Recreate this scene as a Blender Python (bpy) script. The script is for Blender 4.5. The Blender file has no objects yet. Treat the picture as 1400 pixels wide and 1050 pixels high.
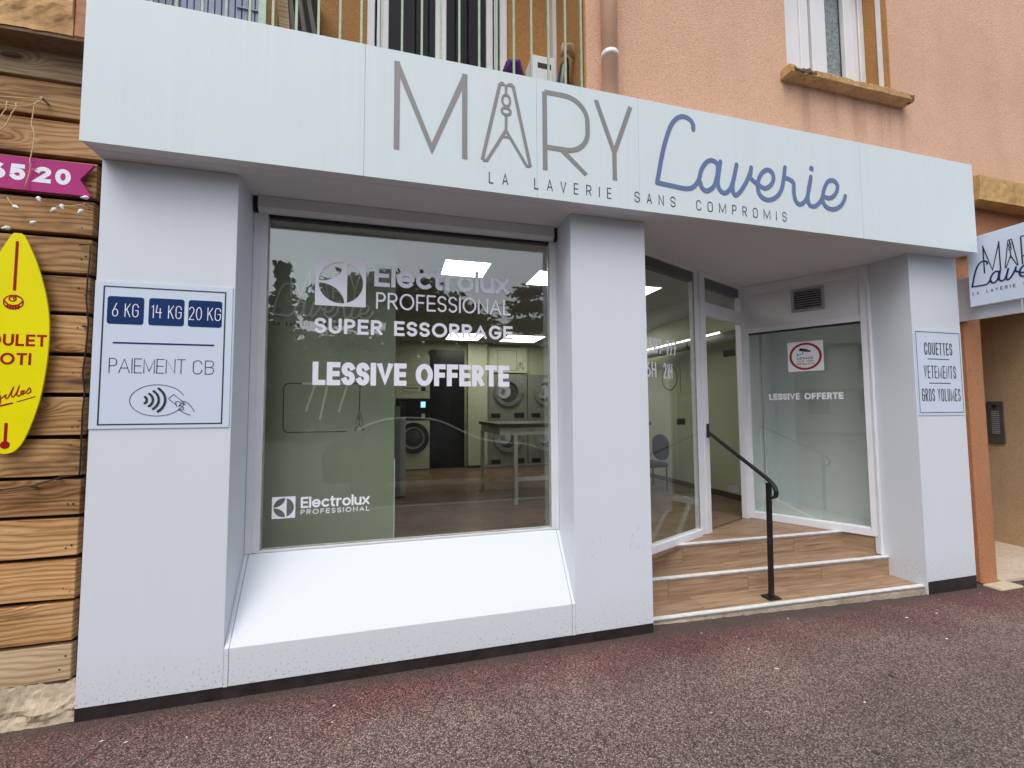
import bpy, bmesh, math, random
from mathutils import Vector, Matrix
random.seed(7)
S = bpy.context.scene
COL = S.collection
R_ = math.radians
PI = math.pi

# ------------------------------------------------------------------ camera
cam_d = bpy.data.cameras.new('camera')
cam = bpy.data.objects.new('camera', cam_d)
COL.objects.link(cam)
S.camera = cam
cam_d.sensor_width = 36.0
cam_d.lens = 591.385 / 1400 * 36
cam_d.clip_start = 0.05
cam_d.clip_end = 600
right = Vector((0.96691842, -0.25502592, -0.00552767))
up = Vector((-0.00944618, -0.0574529, 0.99830353))
fwd = Vector((0.25491086, 0.96522585, 0.05796129))
m3 = Matrix((right, up, -fwd)).transposed()
cam.matrix_world = Matrix.Translation((0, -2.76305, 1.5)) @ m3.to_4x4()
S.render.resolution_x, S.render.resolution_y = 1024, 768

# ------------------------------------------------------------------ world, sun, exposure
SUN_EL, SUN_AZ = R_(58), R_(215)     # azimuth clockwise from +Y
w = bpy.data.worlds.new('World'); S.world = w; w.use_nodes = True
nt = w.node_tree; nt.nodes.clear()
sky = nt.nodes.new('ShaderNodeTexSky'); sky.sky_type = 'NISHITA'
sky.sun_disc = False; sky.sun_elevation = SUN_EL; sky.sun_rotation = SUN_AZ
sky.air_density = 1.0; sky.dust_density = 4.0; sky.ozone_density = 1.0
hs = nt.nodes.new('ShaderNodeHueSaturation'); hs.inputs['Saturation'].default_value = 0.30
bg = nt.nodes.new('ShaderNodeBackground'); bg.inputs['Strength'].default_value = 0.15
wo = nt.nodes.new('ShaderNodeOutputWorld')
nt.links.new(sky.outputs[0], hs.inputs['Color']); nt.links.new(hs.outputs[0], bg.inputs[0]); nt.links.new(bg.outputs[0], wo.inputs[0])
sl = bpy.data.lights.new('sun', 'SUN'); sl.energy = 0.35; sl.angle = R_(40); sl.color = (1.0, 0.97, 0.93)
so = bpy.data.objects.new('sun', sl); COL.objects.link(so)
sd = Vector((math.sin(SUN_AZ) * math.cos(SUN_EL), math.cos(SUN_AZ) * math.cos(SUN_EL), math.sin(SUN_EL)))
so.rotation_euler = sd.to_track_quat('Z', 'Y').to_euler(); so.location = sd * 40
S.view_settings.view_transform = 'Standard'; S.view_settings.look = 'None'
S.view_settings.gamma = 1; S.view_settings.exposure = 0.68
S.view_settings.use_curve_mapping = False

# ------------------------------------------------------------------ materials
def nodes(name):
    m = bpy.data.materials.new(name); m.use_nodes = True
    t = m.node_tree; b = t.nodes['Principled BSDF']
    return m, t, b
def N(t, ty, **kw):
    n = t.nodes.new(ty)
    for k, v in kw.items():
        if k.startswith('_'): setattr(n, k[1:], v)
        else: n.inputs[k.replace('__', ' ')].default_value = v
    return n
def ramp(t, stops):
    r = t.nodes.new('ShaderNodeValToRGB'); e = r.color_ramp.elements
    while len(e) < len(stops): e.new(0.5)
    for i, (p, c) in enumerate(stops):
        e[i].position = p; e[i].color = (c[0], c[1], c[2], 1)
    return r
def coords(t, scale=(1, 1, 1), rnd=False, world=False):
    tc = t.nodes.new('ShaderNodeTexCoord')
    mp = t.nodes.new('ShaderNodeMapping'); mp.inputs['Scale'].default_value = scale
    if world:
        g = t.nodes.new('ShaderNodeNewGeometry'); t.links.new(g.outputs['Position'], mp.inputs[0]); return mp
    if rnd:
        oi = t.nodes.new('ShaderNodeObjectInfo')
        mu = t.nodes.new('ShaderNodeMath'); mu.operation = 'MULTIPLY'; mu.inputs[1].default_value = 57.0
        t.links.new(oi.outputs['Random'], mu.inputs[0])
        ad = t.nodes.new('ShaderNodeVectorMath'); ad.operation = 'ADD'
        t.links.new(tc.outputs['Object'], ad.inputs[0]); t.links.new(mu.outputs[0], ad.inputs[1])
        t.links.new(ad.outputs[0], mp.inputs[0])
    else:
        t.links.new(tc.outputs['Object'], mp.inputs[0])
    return mp
def col4(c): return (c[0], c[1], c[2], 1)
def mix(t, a, b, fac, mode='MIX'):
    m = t.nodes.new('ShaderNodeMix'); m.data_type = 'RGBA'; m.blend_type = mode
    for sock, v in ((m.inputs[6], a), (m.inputs[7], b), (m.inputs[0], fac)):
        if isinstance(v, (int, float)): sock.default_value = v
        elif isinstance(v, tuple): sock.default_value = col4(v)
        else: t.links.new(v, sock)
    return m.outputs[2]
def bump(t, b, h, strength, dist):
    bn = t.nodes.new('ShaderNodeBump'); bn.inputs['Strength'].default_value = strength
    bn.inputs['Distance'].default_value = dist
    t.links.new(h, bn.inputs['Height']); t.links.new(bn.outputs[0], b.inputs['Normal'])
def plain(name, c, rough=0.5, var=0.06, vs=2.5, metal=0.0, bumps=0.0, bs=60, spec=None):
    m, t, b = nodes(name)
    mp = coords(t, world=True)
    n = N(t, 'ShaderNodeTexNoise', Scale=vs, Detail=6.0)
    t.links.new(mp.outputs[0], n.inputs['Vector'])
    lo = tuple(x * (1 - var) for x in c); hi = tuple(min(1, x * (1 + var)) for x in c)
    r = ramp(t, [(0.3, lo), (0.7, hi)])
    t.links.new(n.outputs[0], r.inputs[0]); t.links.new(r.outputs[0], b.inputs['Base Color'])
    b.inputs['Roughness'].default_value = rough; b.inputs['Metallic'].default_value = metal
    if spec is not None: b.inputs['Specular IOR Level'].default_value = spec
    if bumps:
        n2 = N(t, 'ShaderNodeTexNoise', Scale=bs, Detail=4.0); t.links.new(mp.outputs[0], n2.inputs['Vector'])
        bump(t, b, n2.outputs[0], bumps, 0.003)
    return m
def cladding(name, c, streak=0.05, rough=0.5, tint=(0.30, 0.34, 0.33)):
    # white lacquered composite: faint vertical rain streaks, specks of splash dirt near the ground
    m, t, b = nodes(name)
    mp = coords(t, (30, 30, 0.7), world=True)
    n = N(t, 'ShaderNodeTexNoise', Scale=1.0, Detail=5.0, Roughness=0.65); t.links.new(mp.outputs[0], n.inputs['Vector'])
    r = ramp(t, [(0.35, (0, 0, 0)), (0.75, (1, 1, 1))]); t.links.new(n.outputs[0], r.inputs[0])
    mp2 = coords(t, (1, 1, 1), world=True)
    n2 = N(t, 'ShaderNodeTexNoise', Scale=1.6, Detail=3.0); t.links.new(mp2.outputs[0], n2.inputs['Vector'])
    mu = t.nodes.new('ShaderNodeMath'); mu.operation = 'MULTIPLY'; t.links.new(r.outputs[0], mu.inputs[0]); t.links.new(n2.outputs[0], mu.inputs[1])
    mu2 = t.nodes.new('ShaderNodeMath'); mu2.operation = 'MULTIPLY'; mu2.inputs[1].default_value = streak * 2.2; t.links.new(mu.outputs[0], mu2.inputs[0])
    base = mix(t, c, tint, mu2.outputs[0])
    # splash specks
    v = N(t, 'ShaderNodeTexNoise', Scale=75.0, Detail=2.0); t.links.new(mp2.outputs[0], v.inputs['Vector'])
    rv = ramp(t, [(0.61, (0, 0, 0)), (0.68, (1, 1, 1))]); t.links.new(v.outputs[0], rv.inputs[0])
    sx = t.nodes.new('ShaderNodeSeparateXYZ'); t.links.new(mp2.outputs[0], sx.inputs[0])
    mr = N(t, 'ShaderNodeMapRange'); mr.inputs['From Min'].default_value = 0.27; mr.inputs['From Max'].default_value = 0.0
    mr.inputs['To Min'].default_value = 0; mr.inputs['To Max'].default_value = 0.8
    t.links.new(sx.outputs['Z'], mr.inputs['Value'])
    m3_ = t.nodes.new('ShaderNodeMath'); m3_.operation = 'MULTIPLY'; t.links.new(rv.outputs[0], m3_.inputs[0]); t.links.new(mr.outputs[0], m3_.inputs[1])
    base = mix(t, base, (0.28, 0.25, 0.22), m3_.outputs[0])
    # scattered tiny dirt film low down
    m4 = t.nodes.new('ShaderNodeMath'); m4.operation = 'MULTIPLY'; m4.inputs[1].default_value = 0.14; t.links.new(mr.outputs[0], m4.inputs[0])
    base = mix(t, base, (0.4, 0.36, 0.33), m4.outputs[0])
    t.links.new(base, b.inputs['Base Color'])
    b.inputs['Roughness'].default_value = rough; b.inputs['Specular IOR Level'].default_value = 0.3
    n3 = N(t, 'ShaderNodeTexNoise', Scale=2.2, Detail=2.0); t.links.new(mp2.outputs[0], n3.inputs['Vector'])
    bump(t, b, n3.outputs[0], 0.12, 0.01)
    return m
def stucco(name, c, c2, scale=85, bs=0.55, stain=0.35, stains=(0.45, 0.33, 0.25)):
    m, t, b = nodes(name)
    mp = coords(t, world=True)
    n = N(t, 'ShaderNodeTexNoise', Scale=0.9, Detail=7.0, Roughness=0.6); t.links.new(mp.outputs[0], n.inputs['Vector'])
    r = ramp(t, [(0.35, c), (0.7, c2)]); t.links.new(n.outputs[0], r.inputs[0])
    g = N(t, 'ShaderNodeTexNoise', Scale=scale, Detail=5.0, Roughness=0.75); t.links.new(mp.outputs[0], g.inputs['Vector'])
    rg = ramp(t, [(0.30, (0.70, 0.68, 0.66)), (0.55, (1.06, 1.06, 1.06))]); t.links.new(g.outputs[0], rg.inputs[0])
    base = mix(t, r.outputs[0], rg.outputs[0], 1.0, 'MULTIPLY')
    mp2 = coords(t, (3.2, 3.2, 0.35), world=True)
    s = N(t, 'ShaderNodeTexNoise', Scale=1.0, Detail=6.0, Roughness=0.7); t.links.new(mp2.outputs[0], s.inputs['Vector'])
    rs = ramp(t, [(0.48, (0, 0, 0)), (0.8, (stain, stain, stain))]); t.links.new(s.outputs[0], rs.inputs[0])
    base = mix(t, base, stains, rs.outputs[0])
    t.links.new(base, b.inputs['Base Color']); b.inputs['Roughness'].default_value = 0.92
    v = N(t, 'ShaderNodeTexVoronoi', Scale=scale * 1.1); t.links.new(mp.outputs[0], v.inputs['Vector'])
    ad = t.nodes.new('ShaderNodeMath'); ad.operation = 'ADD'; t.links.new(g.outputs[0], ad.inputs[0])
    mv = t.nodes.new('ShaderNodeMath'); mv.operation = 'MULTIPLY'; mv.inputs[1].default_value = 0.6; t.links.new(v.outputs['Distance'], mv.inputs[0]); t.links.new(mv.outputs[0], ad.inputs[1])
    bump(t, b, ad.outputs[0], bs, 0.006)
    return m
def wood(name, stops, rough=0.7, freq=34.0, stain=0.8):
    # sawn softwood: wavy growth lines along X that swing round occasional knots, fine fibre, dark weather stains
    m, t, b = nodes(name)
    def MA(op, a, bb=None, cc=None):
        n = t.nodes.new('ShaderNodeMath'); n.operation = op
        for i, v in enumerate((a, bb, cc)):
            if v is None: continue
            if isinstance(v, (int, float)): n.inputs[i].default_value = v
            else: t.links.new(v, n.inputs[i])
        return n.outputs[0]
    base = coords(t, (1, 1, 1), rnd=True)
    def sc(v):
        mp = t.nodes.new('ShaderNodeMapping'); mp.inputs['Scale'].default_value = v; t.links.new(base.outputs[0], mp.inputs[0]); return mp.outputs[0]
    sp = t.nodes.new('ShaderNodeSeparateXYZ'); t.links.new(base.outputs[0], sp.inputs[0])
    lo = N(t, 'ShaderNodeTexNoise', Scale=1.0, Detail=3.0, Roughness=0.5); t.links.new(sc((1.1, 2.0, 5.0)), lo.inputs['Vector'])
    vo = N(t, 'ShaderNodeTexVoronoi', Scale=1.0); t.links.new(sc((1.9, 0.5, 5.5)), vo.inputs['Vector'])
    kn = N(t, 'ShaderNodeMapRange'); kn.interpolation_type = 'SMOOTHERSTEP'; kn.inputs['From Min'].default_value = 0.0; kn.inputs['From Max'].default_value = 0.42
    kn.inputs['To Min'].default_value = 1.0; kn.inputs['To Max'].default_value = 0.0; t.links.new(vo.outputs['Distance'], kn.inputs['Value'])
    ph = MA('ADD', MA('MULTIPLY', sp.outputs['Z'], freq), MA('ADD', MA('MULTIPLY', lo.outputs[0], 5.5), MA('MULTIPLY', kn.outputs[0], 3.5)))
    rg = MA('PINGPONG', ph, 0.5); rg = MA('MULTIPLY', rg, 2.0)
    rg = MA('POWER', rg, 0.45)
    fi = N(t, 'ShaderNodeTexNoise', Scale=1.0, Detail=4.0, Roughness=0.65); t.links.new(sc((2.2, 170, 170)), fi.inputs['Vector'])
    big = N(t, 'ShaderNodeTexNoise', Scale=1.0, Detail=4.0); t.links.new(sc((1.4, 6, 9)), big.inputs['Vector'])
    val = MA('ADD', MA('MULTIPLY', rg, 0.30), MA('ADD', MA('MULTIPLY', fi.outputs[0], 0.50), MA('MULTIPLY', big.outputs[0], 0.40)))
    val = MA('SUBTRACT', val, MA('MULTIPLY', MA('POWER', kn.outputs[0], 6.0), 0.45))
    r = ramp(t, stops); t.links.new(val, r.inputs[0])
    oi = t.nodes.new('ShaderNodeObjectInfo'); hv = t.nodes.new('ShaderNodeHueSaturation')
    mr = N(t, 'ShaderNodeMapRange'); mr.inputs['To Min'].default_value = 0.72; mr.inputs['To Max'].default_value = 1.2
    t.links.new(oi.outputs['Random'], mr.inputs['Value']); t.links.new(mr.outputs[0], hv.inputs['Value']); t.links.new(r.outputs[0], hv.inputs['Color'])
    mp3 = coords(t, (1.6, 3, 8), world=True)
    ns = N(t, 'ShaderNodeTexNoise', Scale=1.0, Detail=5.0, Roughness=0.6); t.links.new(mp3.outputs[0], ns.inputs['Vector'])
    rs = ramp(t, [(0.53, (0, 0, 0)), (0.70, (stain,) * 3)]); t.links.new(ns.outputs[0], rs.inputs[0])
    out = mix(t, hv.outputs[0], (0.05, 0.018, 0.007), rs.outputs[0])
    t.links.new(out, b.inputs['Base Color']); b.inputs['Roughness'].default_value = rough; b.inputs['Specular IOR Level'].default_value = 0.25
    bump(t, b, val, 0.5, 0.0025)
    return m
def tile_mat(name, stops, rough=0.35, along='X', sc=(2.4, 38.0, 38.0)):
    m, t, b = nodes(name)
    mp = coords(t, sc, rnd=True)
    n = N(t, 'ShaderNodeTexNoise', Scale=1.0, Detail=7.0, Roughness=0.6, Distortion=0.35); t.links.new(mp.outputs[0], n.inputs['Vector'])
    r = ramp(t, stops); t.links.new(n.outputs[0], r.inputs[0])
    oi = t.nodes.new('ShaderNodeObjectInfo'); hv = t.nodes.new('ShaderNodeHueSaturation')
    mr = N(t, 'ShaderNodeMapRange'); mr.inputs['To Min'].default_value = 0.88; mr.inputs['To Max'].default_value = 1.1
    t.links.new(oi.outputs['Random'], mr.inputs['Value']); t.links.new(mr.outputs[0], hv.inputs['Value'])
    t.links.new(r.outputs[0], hv.inputs['Color'])
    # fine dust
    mp2 = coords(t, world=True)
    n2 = N(t, 'ShaderNodeTexNoise', Scale=3.0, Detail=6.0); t.links.new(mp2.outputs[0], n2.inputs['Vector'])
    rr = ramp(t, [(0.4, (rough, rough, rough)), (0.7, (rough + .2,) * 3)]); t.links.new(n2.outputs[0], rr.inputs[0]); t.links.new(rr.outputs[0], b.inputs['Roughness'])
    t.links.new(hv.outputs[0], b.inputs['Base Color'])
    bump(t, b, n.outputs[0], 0.12, 0.002)
    return m
def asphalt():
    m, t, b = nodes('asphalt')
    mp = coords(t, world=True)
    v = N(t, 'ShaderNodeTexVoronoi', Scale=150.0, Randomness=1.0); t.links.new(mp.outputs[0], v.inputs['Vector'])
    sp = t.nodes.new('ShaderNodeSeparateColor'); t.links.new(v.outputs['Color'], sp.inputs[0])
    r = ramp(t, [(0.0, (0.050, 0.035, 0.030)), (0.35, (0.140, 0.104, 0.089)), (0.65, (0.240, 0.184, 0.158)), (0.95, (0.36, 0.288, 0.25)), (1.0, (0.46, 0.40, 0.36))])
    t.links.new(sp.outputs[0], r.inputs[0])
    # dark gaps between stones
    rd = ramp(t, [(0.25, (1, 1, 1)), (0.62, (0.40, 0.39, 0.39))]); t.links.new(v.outputs['Distance'], rd.inputs[0])
    base = mix(t, r.outputs[0], rd.outputs[0], 1.0, 'MULTIPLY')
    n = N(t, 'ShaderNodeTexNoise', Scale=1.3, Detail=6.0, Roughness=0.6); t.links.new(mp.outputs[0], n.inputs['Vector'])
    rn = ramp(t, [(0.3, (0.78, 0.78, 0.78)), (0.7, (1.2, 1.17, 1.15))]); t.links.new(n.outputs[0], rn.inputs[0])
    base = mix(t, base, rn.outputs[0], 1.0, 'MULTIPLY')
    # worn red paint along the shopfront
    sx = t.nodes.new('ShaderNodeSeparateXYZ'); t.links.new(mp.outputs[0], sx.inputs[0])
    n2 = N(t, 'ShaderNodeTexNoise', Scale=2.2, Detail=9.0, Roughness=0.72); t.links.new(mp.outputs[0], n2.inputs['Vector'])
    ma = t.nodes.new('ShaderNodeMath'); ma.operation = 'MULTIPLY_ADD'; ma.inputs[1].default_value = 1.0; t.links.new(n2.outputs[0], ma.inputs[0]); t.links.new(sx.outputs['Y'], ma.inputs[2])
    mr = N(t, 'ShaderNodeMapRange'); mr.interpolation_type = 'SMOOTHSTEP'
    mr.inputs['From Min'].default_value = -0.12; mr.inputs['From Max'].default_value = 0.42; mr.inputs['To Max'].default_value = 0.9
    t.links.new(ma.outputs[0], mr.inputs['Value'])
    n3 = N(t, 'ShaderNodeTexNoise', Scale=0.8, Detail=5.0); t.links.new(mp.outputs[0], n3.inputs['Vector'])
    r3 = ramp(t, [(0.36, (0.55, 0.55, 0.55)), (0.6, (1, 1, 1))]); t.links.new(n3.outputs[0], r3.inputs[0])
    mm = t.nodes.new('ShaderNodeMath'); mm.operation = 'MULTIPLY'; t.links.new(mr.outputs[0], mm.inputs[0]); t.links.new(r3.outputs[0], mm.inputs[1])
    pk = N(t, 'ShaderNodeMapRange'); pk.interpolation_type = 'SMOOTHSTEP'; pk.inputs['From Min'].default_value = -0.75; pk.inputs['From Max'].default_value = 0.0; pk.inputs['To Max'].default_value = 0.8
    t.links.new(ma.outputs[0], pk.inputs['Value'])
    base = mix(t, base, mix(t, base, (1.38, 1.24, 1.22), 1.0, 'MULTIPLY'), pk.outputs[0])
    red = mix(t, base, (0.70, 0.37, 0.385), 1.0, 'MULTIPLY')
    base = mix(t, base, red, mm.outputs[0])
    # grime where the pavement meets the wall
    n4 = N(t, 'ShaderNodeTexNoise', Scale=5.0, Detail=6.0); t.links.new(mp.outputs[0], n4.inputs['Vector'])
    mb = t.nodes.new('ShaderNodeMath'); mb.operation = 'MULTIPLY_ADD'; mb.inputs[1].default_value = 0.16; t.links.new(n4.outputs[0], mb.inputs[0]); t.links.new(sx.outputs['Y'], mb.inputs[2])
    mg = N(t, 'ShaderNodeMapRange'); mg.interpolation_type = 'SMOOTHSTEP'
    mg.inputs['From Min'].default_value = -0.08; mg.inputs['From Max'].default_value = 0.09; mg.inputs['To Max'].default_value = 0.75
    t.links.new(mb.outputs[0], mg.inputs['Value'])
    base = mix(t, base, (0.055, 0.045, 0.038), mg.outputs[0])
    # chewing gum and oil spots
    v2 = N(t, 'ShaderNodeTexVoronoi', Scale=2.3); t.links.new(mp.outputs[0], v2.inputs['Vector'])
    r2 = ramp(t, [(0.035, (0.35, 0.35, 0.35)), (0.055, (1, 1, 1))]); t.links.new(v2.outputs['Distance'], r2.inputs[0])
    base = mix(t, base, r2.outputs[0], 1.0, 'MULTIPLY')
    t.links.new(base, b.inputs['Base Color']); b.inputs['Roughness'].default_value = 0.85
    inv = t.nodes.new('ShaderNodeMath'); inv.operation = 'SUBTRACT'; inv.inputs[0].default_value = 1.0; t.links.new(v.outputs['Distance'], inv.inputs[1])
    bump(t, b, inv.outputs[0], 0.9, 0.004)
    return m
def glass(name, tint=(0.9, 0.95, 0.92), f0=0.055, rough=0.0):
    m, t, b = nodes(name)
    t.nodes.remove(b)
    out = t.nodes['Material Output']
    tr = t.nodes.new('ShaderNodeBsdfTransparent'); tr.inputs[0].default_value = col4(tint)
    gl = t.nodes.new('ShaderNodeBsdfGlossy'); gl.inputs['Roughness'].default_value = rough; gl.inputs['Color'].default_value = (0.92, 0.97, 1, 1)
    g = t.nodes.new('ShaderNodeNewGeometry')
    d = t.nodes.new('ShaderNodeVectorMath'); d.operation = 'DOT_PRODUCT'
    t.links.new(g.outputs['Incoming'], d.inputs[0]); t.links.new(g.outputs['Normal'], d.inputs[1])
    def M_(op, a, bb=None):
        n = t.nodes.new('ShaderNodeMath'); n.operation = op
        for i, v in enumerate((a, bb)):
            if v is None: continue
            if isinstance(v, (int, float)): n.inputs[i].default_value = v
            else: t.links.new(v, n.inputs[i])
        return n.outputs[0]
    c = M_('ABSOLUTE', d.outputs['Value']); k = M_('SUBTRACT', 1.0, c); p = M_('POWER', k, 5.0)
    f = M_('ADD', M_('MULTIPLY', p, 1 - f0), f0)
    mx = t.nodes.new('ShaderNodeMixShader'); t.links.new(f, mx.inputs[0]); t.links.new(tr.outputs[0], mx.inputs[1]); t.links.new(gl.outputs[0], mx.inputs[2])
    t.links.new(mx.outputs[0], out.inputs[0])
    return m
def emit(name, c, s):
    m, t, b = nodes(name); b.inputs['Base Color'].default_value = col4(c)
    b.inputs['Emission Color'].default_value = col4(c); b.inputs['Emission Strength'].default_value = s
    return m

M = {}
M['white'] = cladding('white_cladding', (0.66, 0.705, 0.775), 0.03)
M['fascia'] = cladding('fascia_panel', (0.655, 0.74, 0.775), 0.10, tint=(0.42, 0.50, 0.50))
M['soffit'] = cladding('soffit_panel', (0.66, 0.66, 0.69), 0.10)
M['frame'] = plain('white_aluminium', (0.72, 0.73, 0.78), 0.35, 0.05, 4)
M['sealant'] = plain('aged_sealant', (0.33, 0.31, 0.28), 0.8, 0.3, 20)
M['plinth'] = plain('black_plinth', (0.022, 0.016, 0.018), 0.5, 0.5, 9, bumps=0.3)
M['black'] = plain('black_paint', (0.010, 0.010, 0.011), 0.35, 0.2, 9)
M['rubber'] = plain('dark_rubber', (0.012, 0.012, 0.014), 0.6, 0.2)
M['nail'] = plain('rusty_nail', (0.03,0.02,0.015), 0.8, 0.3, 40)
M['ltrgrey'] = plain('grey_vinyl', (0.235, 0.23, 0.222), 0.5, 0.04)
M['ltrblue'] = plain('blue_vinyl', (0.105, 0.165, 0.33), 0.45, 0.04)
M['navy'] = plain('navy_vinyl', (0.010, 0.036, 0.135), 0.6, 0.08, spec=0.1)
M['ink'] = plain('dark_ink', (0.02, 0.022, 0.035), 0.5, 0.1)
M['wink'] = plain('white_ink', (0.8, 0.82, 0.9), 0.5, 0.02)
M['wvinyl'] = plain('white_vinyl', (0.84, 0.85, 0.96), 0.6, 0.02, spec=0.2)
M['fvinyl'] = plain('frosted_vinyl', (0.68, 0.74, 0.84), 0.6, 0.03, spec=0.2)
M['panel'] = cladding('sign_board', (0.60, 0.69, 0.82), 0.05, tint=(0.45, 0.52, 0.6))
M['peach'] = stucco('peach_render', (0.64, 0.385, 0.26), (0.72, 0.45, 0.315), 75, 0.7, 0.35, (0.46, 0.30, 0.21))
M['orange'] = stucco('orange_render', (0.42, 0.185, 0.085), (0.48, 0.225, 0.11), 75, 0.6, 0.35, (0.3, 0.12, 0.06))
M['ochre'] = stucco('ochre_render', (0.42, 0.21, 0.065), (0.50, 0.26, 0.09), 70, 0.6, 0.3, (0.22, 0.12, 0.05))
M['beige'] = stucco('beige_render', (0.50, 0.345, 0.20), (0.56, 0.39, 0.235), 80, 0.6, 0.45, (0.28, 0.16, 0.08))
M['plaster'] = stucco('old_plaster', (0.60, 0.37, 0.155), (0.70, 0.45, 0.22), 14, 0.9, 0.8, (0.33, 0.17, 0.07))
M['brick'] = stucco('old_brick', (0.48, 0.20, 0.10), (0.52, 0.25, 0.13), 20, 0.9, 0.7, (0.3, 0.2, 0.14))
M['darkstone'] = stucco('weathered_beam_stone', (0.16, 0.10, 0.055), (0.2, 0.13, 0.07), 20, 0.9, 0.4, (0.1, 0.06, 0.03))  # dark brown weathered and stained stone for the beam underside
M['beam'] = stucco('yellow_beam_render', (0.52, 0.32, 0.12), (0.60, 0.38, 0.16), 16, 0.7, 0.6, (0.28, 0.15, 0.06))
M['concrete'] = stucco('old_concrete', (0.50, 0.41, 0.29), (0.60, 0.51, 0.38), 22, 1.0, 0.9, (0.14, 0.10, 0.07))
M['pale'] = stucco('pale_passage_tile', (0.52, 0.42, 0.32), (0.60, 0.49, 0.39), 30, 0.3, 0.2, (0.4, 0.3, 0.22))
M['pipe'] = plain('painted_pipe', (0.70, 0.43, 0.295), 0.8, 0.06, 4, bumps=0.1, bs=30)
M['wood'] = wood('fence_timber', [(0.28, (0.06, 0.020, 0.006)), (0.44, (0.22, 0.095, 0.030)), (0.60, (0.40, 0.205, 0.078)), (0.80, (0.60, 0.38, 0.185))])
M['woodgrey'] = wood('weathered_timber', [(0.28, (0.10, 0.055, 0.028)), (0.44, (0.27, 0.17, 0.09)), (0.62, (0.44, 0.31, 0.185)), (0.8, (0.58, 0.45, 0.30))], stain=0.35)
M['gap'] = plain('dark_batten', (0.02, 0.012, 0.008), 0.9, 0.3)
M['step'] = tile_mat('step_wood_tile', [(0.30, (0.165, 0.098, 0.057)), (0.5, (0.305, 0.196, 0.122)), (0.72, (0.43, 0.295, 0.195))], 0.42)
M['riser'] = tile_mat('riser_wood_tile', [(0.30, (0.165, 0.098, 0.057)), (0.5, (0.305, 0.196, 0.122)), (0.72, (0.43, 0.295, 0.195))], 0.42, sc=(2.4, 2.4, 42.0))
M['lino'] = tile_mat('interior_wood_tile', [(0.25, (0.10, 0.06, 0.038)), (0.5, (0.20, 0.13, 0.085)), (0.75, (0.27, 0.18, 0.12))], 0.28)
M['grout'] = plain('grout', (0.20, 0.14, 0.10), 0.9, 0.2)
M['nosing'] = plain('aluminium_nosing', (0.80, 0.79, 0.77), 0.4, 0.12, 18, metal=0.15, bumps=0.15)
M['nosedge'] = plain('nosing_edge', (0.30, 0.29, 0.30), 0.4, 0.15, 18, metal=0.3)
M['mortar'] = stucco('mortar', (0.32, 0.26, 0.19), (0.42, 0.35, 0.27), 60, 1.0, 0.5, (0.1, 0.07, 0.05))
M['glass'] = glass('window_glass', (0.955, 0.975, 0.955), 0.105)
M['glass2'] = glass('door_glass', (0.95, 0.97, 0.95), 0.045)
M['glass3'] = glass('upper_window_glass', (0.9, 0.92, 0.92), 0.015)
M['cream'] = plain('cream_interior_wall', (0.47, 0.475, 0.355), 0.8, 0.04, 1.5)
M['greenw'] = plain('sage_partition', (0.29, 0.325, 0.24), 0.5, 0.03, 1.5)
M['ceil'] = plain('grey_ceiling', (0.36, 0.36, 0.34), 0.8, 0.04)
M['bluew'] = plain('pale_blue_wall', (0.76, 0.80, 0.80), 0.6, 0.03)
M['steel'] = plain('brushed_steel', (0.42, 0.43, 0.44), 0.32, 0.1, 12, metal=0.85)
M['machine'] = plain('machine_panel', (0.46, 0.46, 0.36), 0.4, 0.04)
M['mgrey'] = plain('machine_grey', (0.40, 0.41, 0.42), 0.4, 0.04)
M['dryerpan'] = plain('dryer_panel', (0.22, 0.23, 0.19), 0.4, 0.04)
M['relief'] = plain('pale_relief', (0.55, 0.57, 0.52), 0.5, 0.03)
M['drum'] = plain('dark_drum', (0.04, 0.045, 0.05), 0.4, 0.3)
M['tabtop'] = plain('brown_table_top', (0.055, 0.038, 0.03), 0.4, 0.1)
M['tableg'] = plain('beige_table_leg', (0.50, 0.47, 0.40), 0.5, 0.05)
M['seat'] = plain('dark_grey_upholstery', (0.05, 0.052, 0.06), 0.8, 0.1)
M['lamp'] = emit('lit_ceiling_panel', (1.0, 0.98, 0.88), 5.6)
M['tube'] = emit('lit_tube', (1.0, 0.98, 0.88), 2.2)
M['screen'] = emit('lit_screen', (0.25, 0.55, 0.95), 1.6)
M['yellow'] = plain('yellow_board', (0.82, 0.74, 0.0), 0.5, 0.04, 3, spec=0.15)
M['crimson'] = plain('crimson_print', (0.33, 0.008, 0.018), 0.6, 0.05, spec=0.1)
M['pink'] = plain('magenta_board', (0.44, 0.03, 0.20), 0.5, 0.06, 3, spec=0.2)
M['bulb'] = plain('white_bulb', (0.82, 0.80, 0.80), 0.3, 0.02)
M['cord'] = plain('beige_cord', (0.62, 0.46, 0.28), 0.7, 0.1)
M['railgreen'] = plain('pale_green_paint', (0.34, 0.45, 0.32), 0.5, 0.12, 20)
M['slatblue'] = plain('blue_grey_plastic', (0.22, 0.28, 0.42), 0.5, 0.1, 3)
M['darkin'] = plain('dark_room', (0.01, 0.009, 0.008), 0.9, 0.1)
M['pvc'] = plain('white_pvc', (0.74, 0.74, 0.76), 0.35, 0.04)
M['lace'] = plain('grey_lace', (0.22, 0.24, 0.25), 0.9, 0.5, 45)
M['purple'] = plain('purple_cloth', (0.07, 0.02, 0.14), 0.9, 0.3, 30)
M['tan'] = plain('tan_cloth', (0.45, 0.30, 0.19), 0.9, 0.1)
M['redp'] = plain('red_print', (0.33, 0.005, 0.012), 0.4, 0.05)
M['leaf'] = plain('dark_foliage', (0.018, 0.028, 0.014), 0.8, 0.4, 1)
M['bark'] = plain('bark', (0.05, 0.035, 0.025), 0.9, 0.3, 6)
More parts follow.
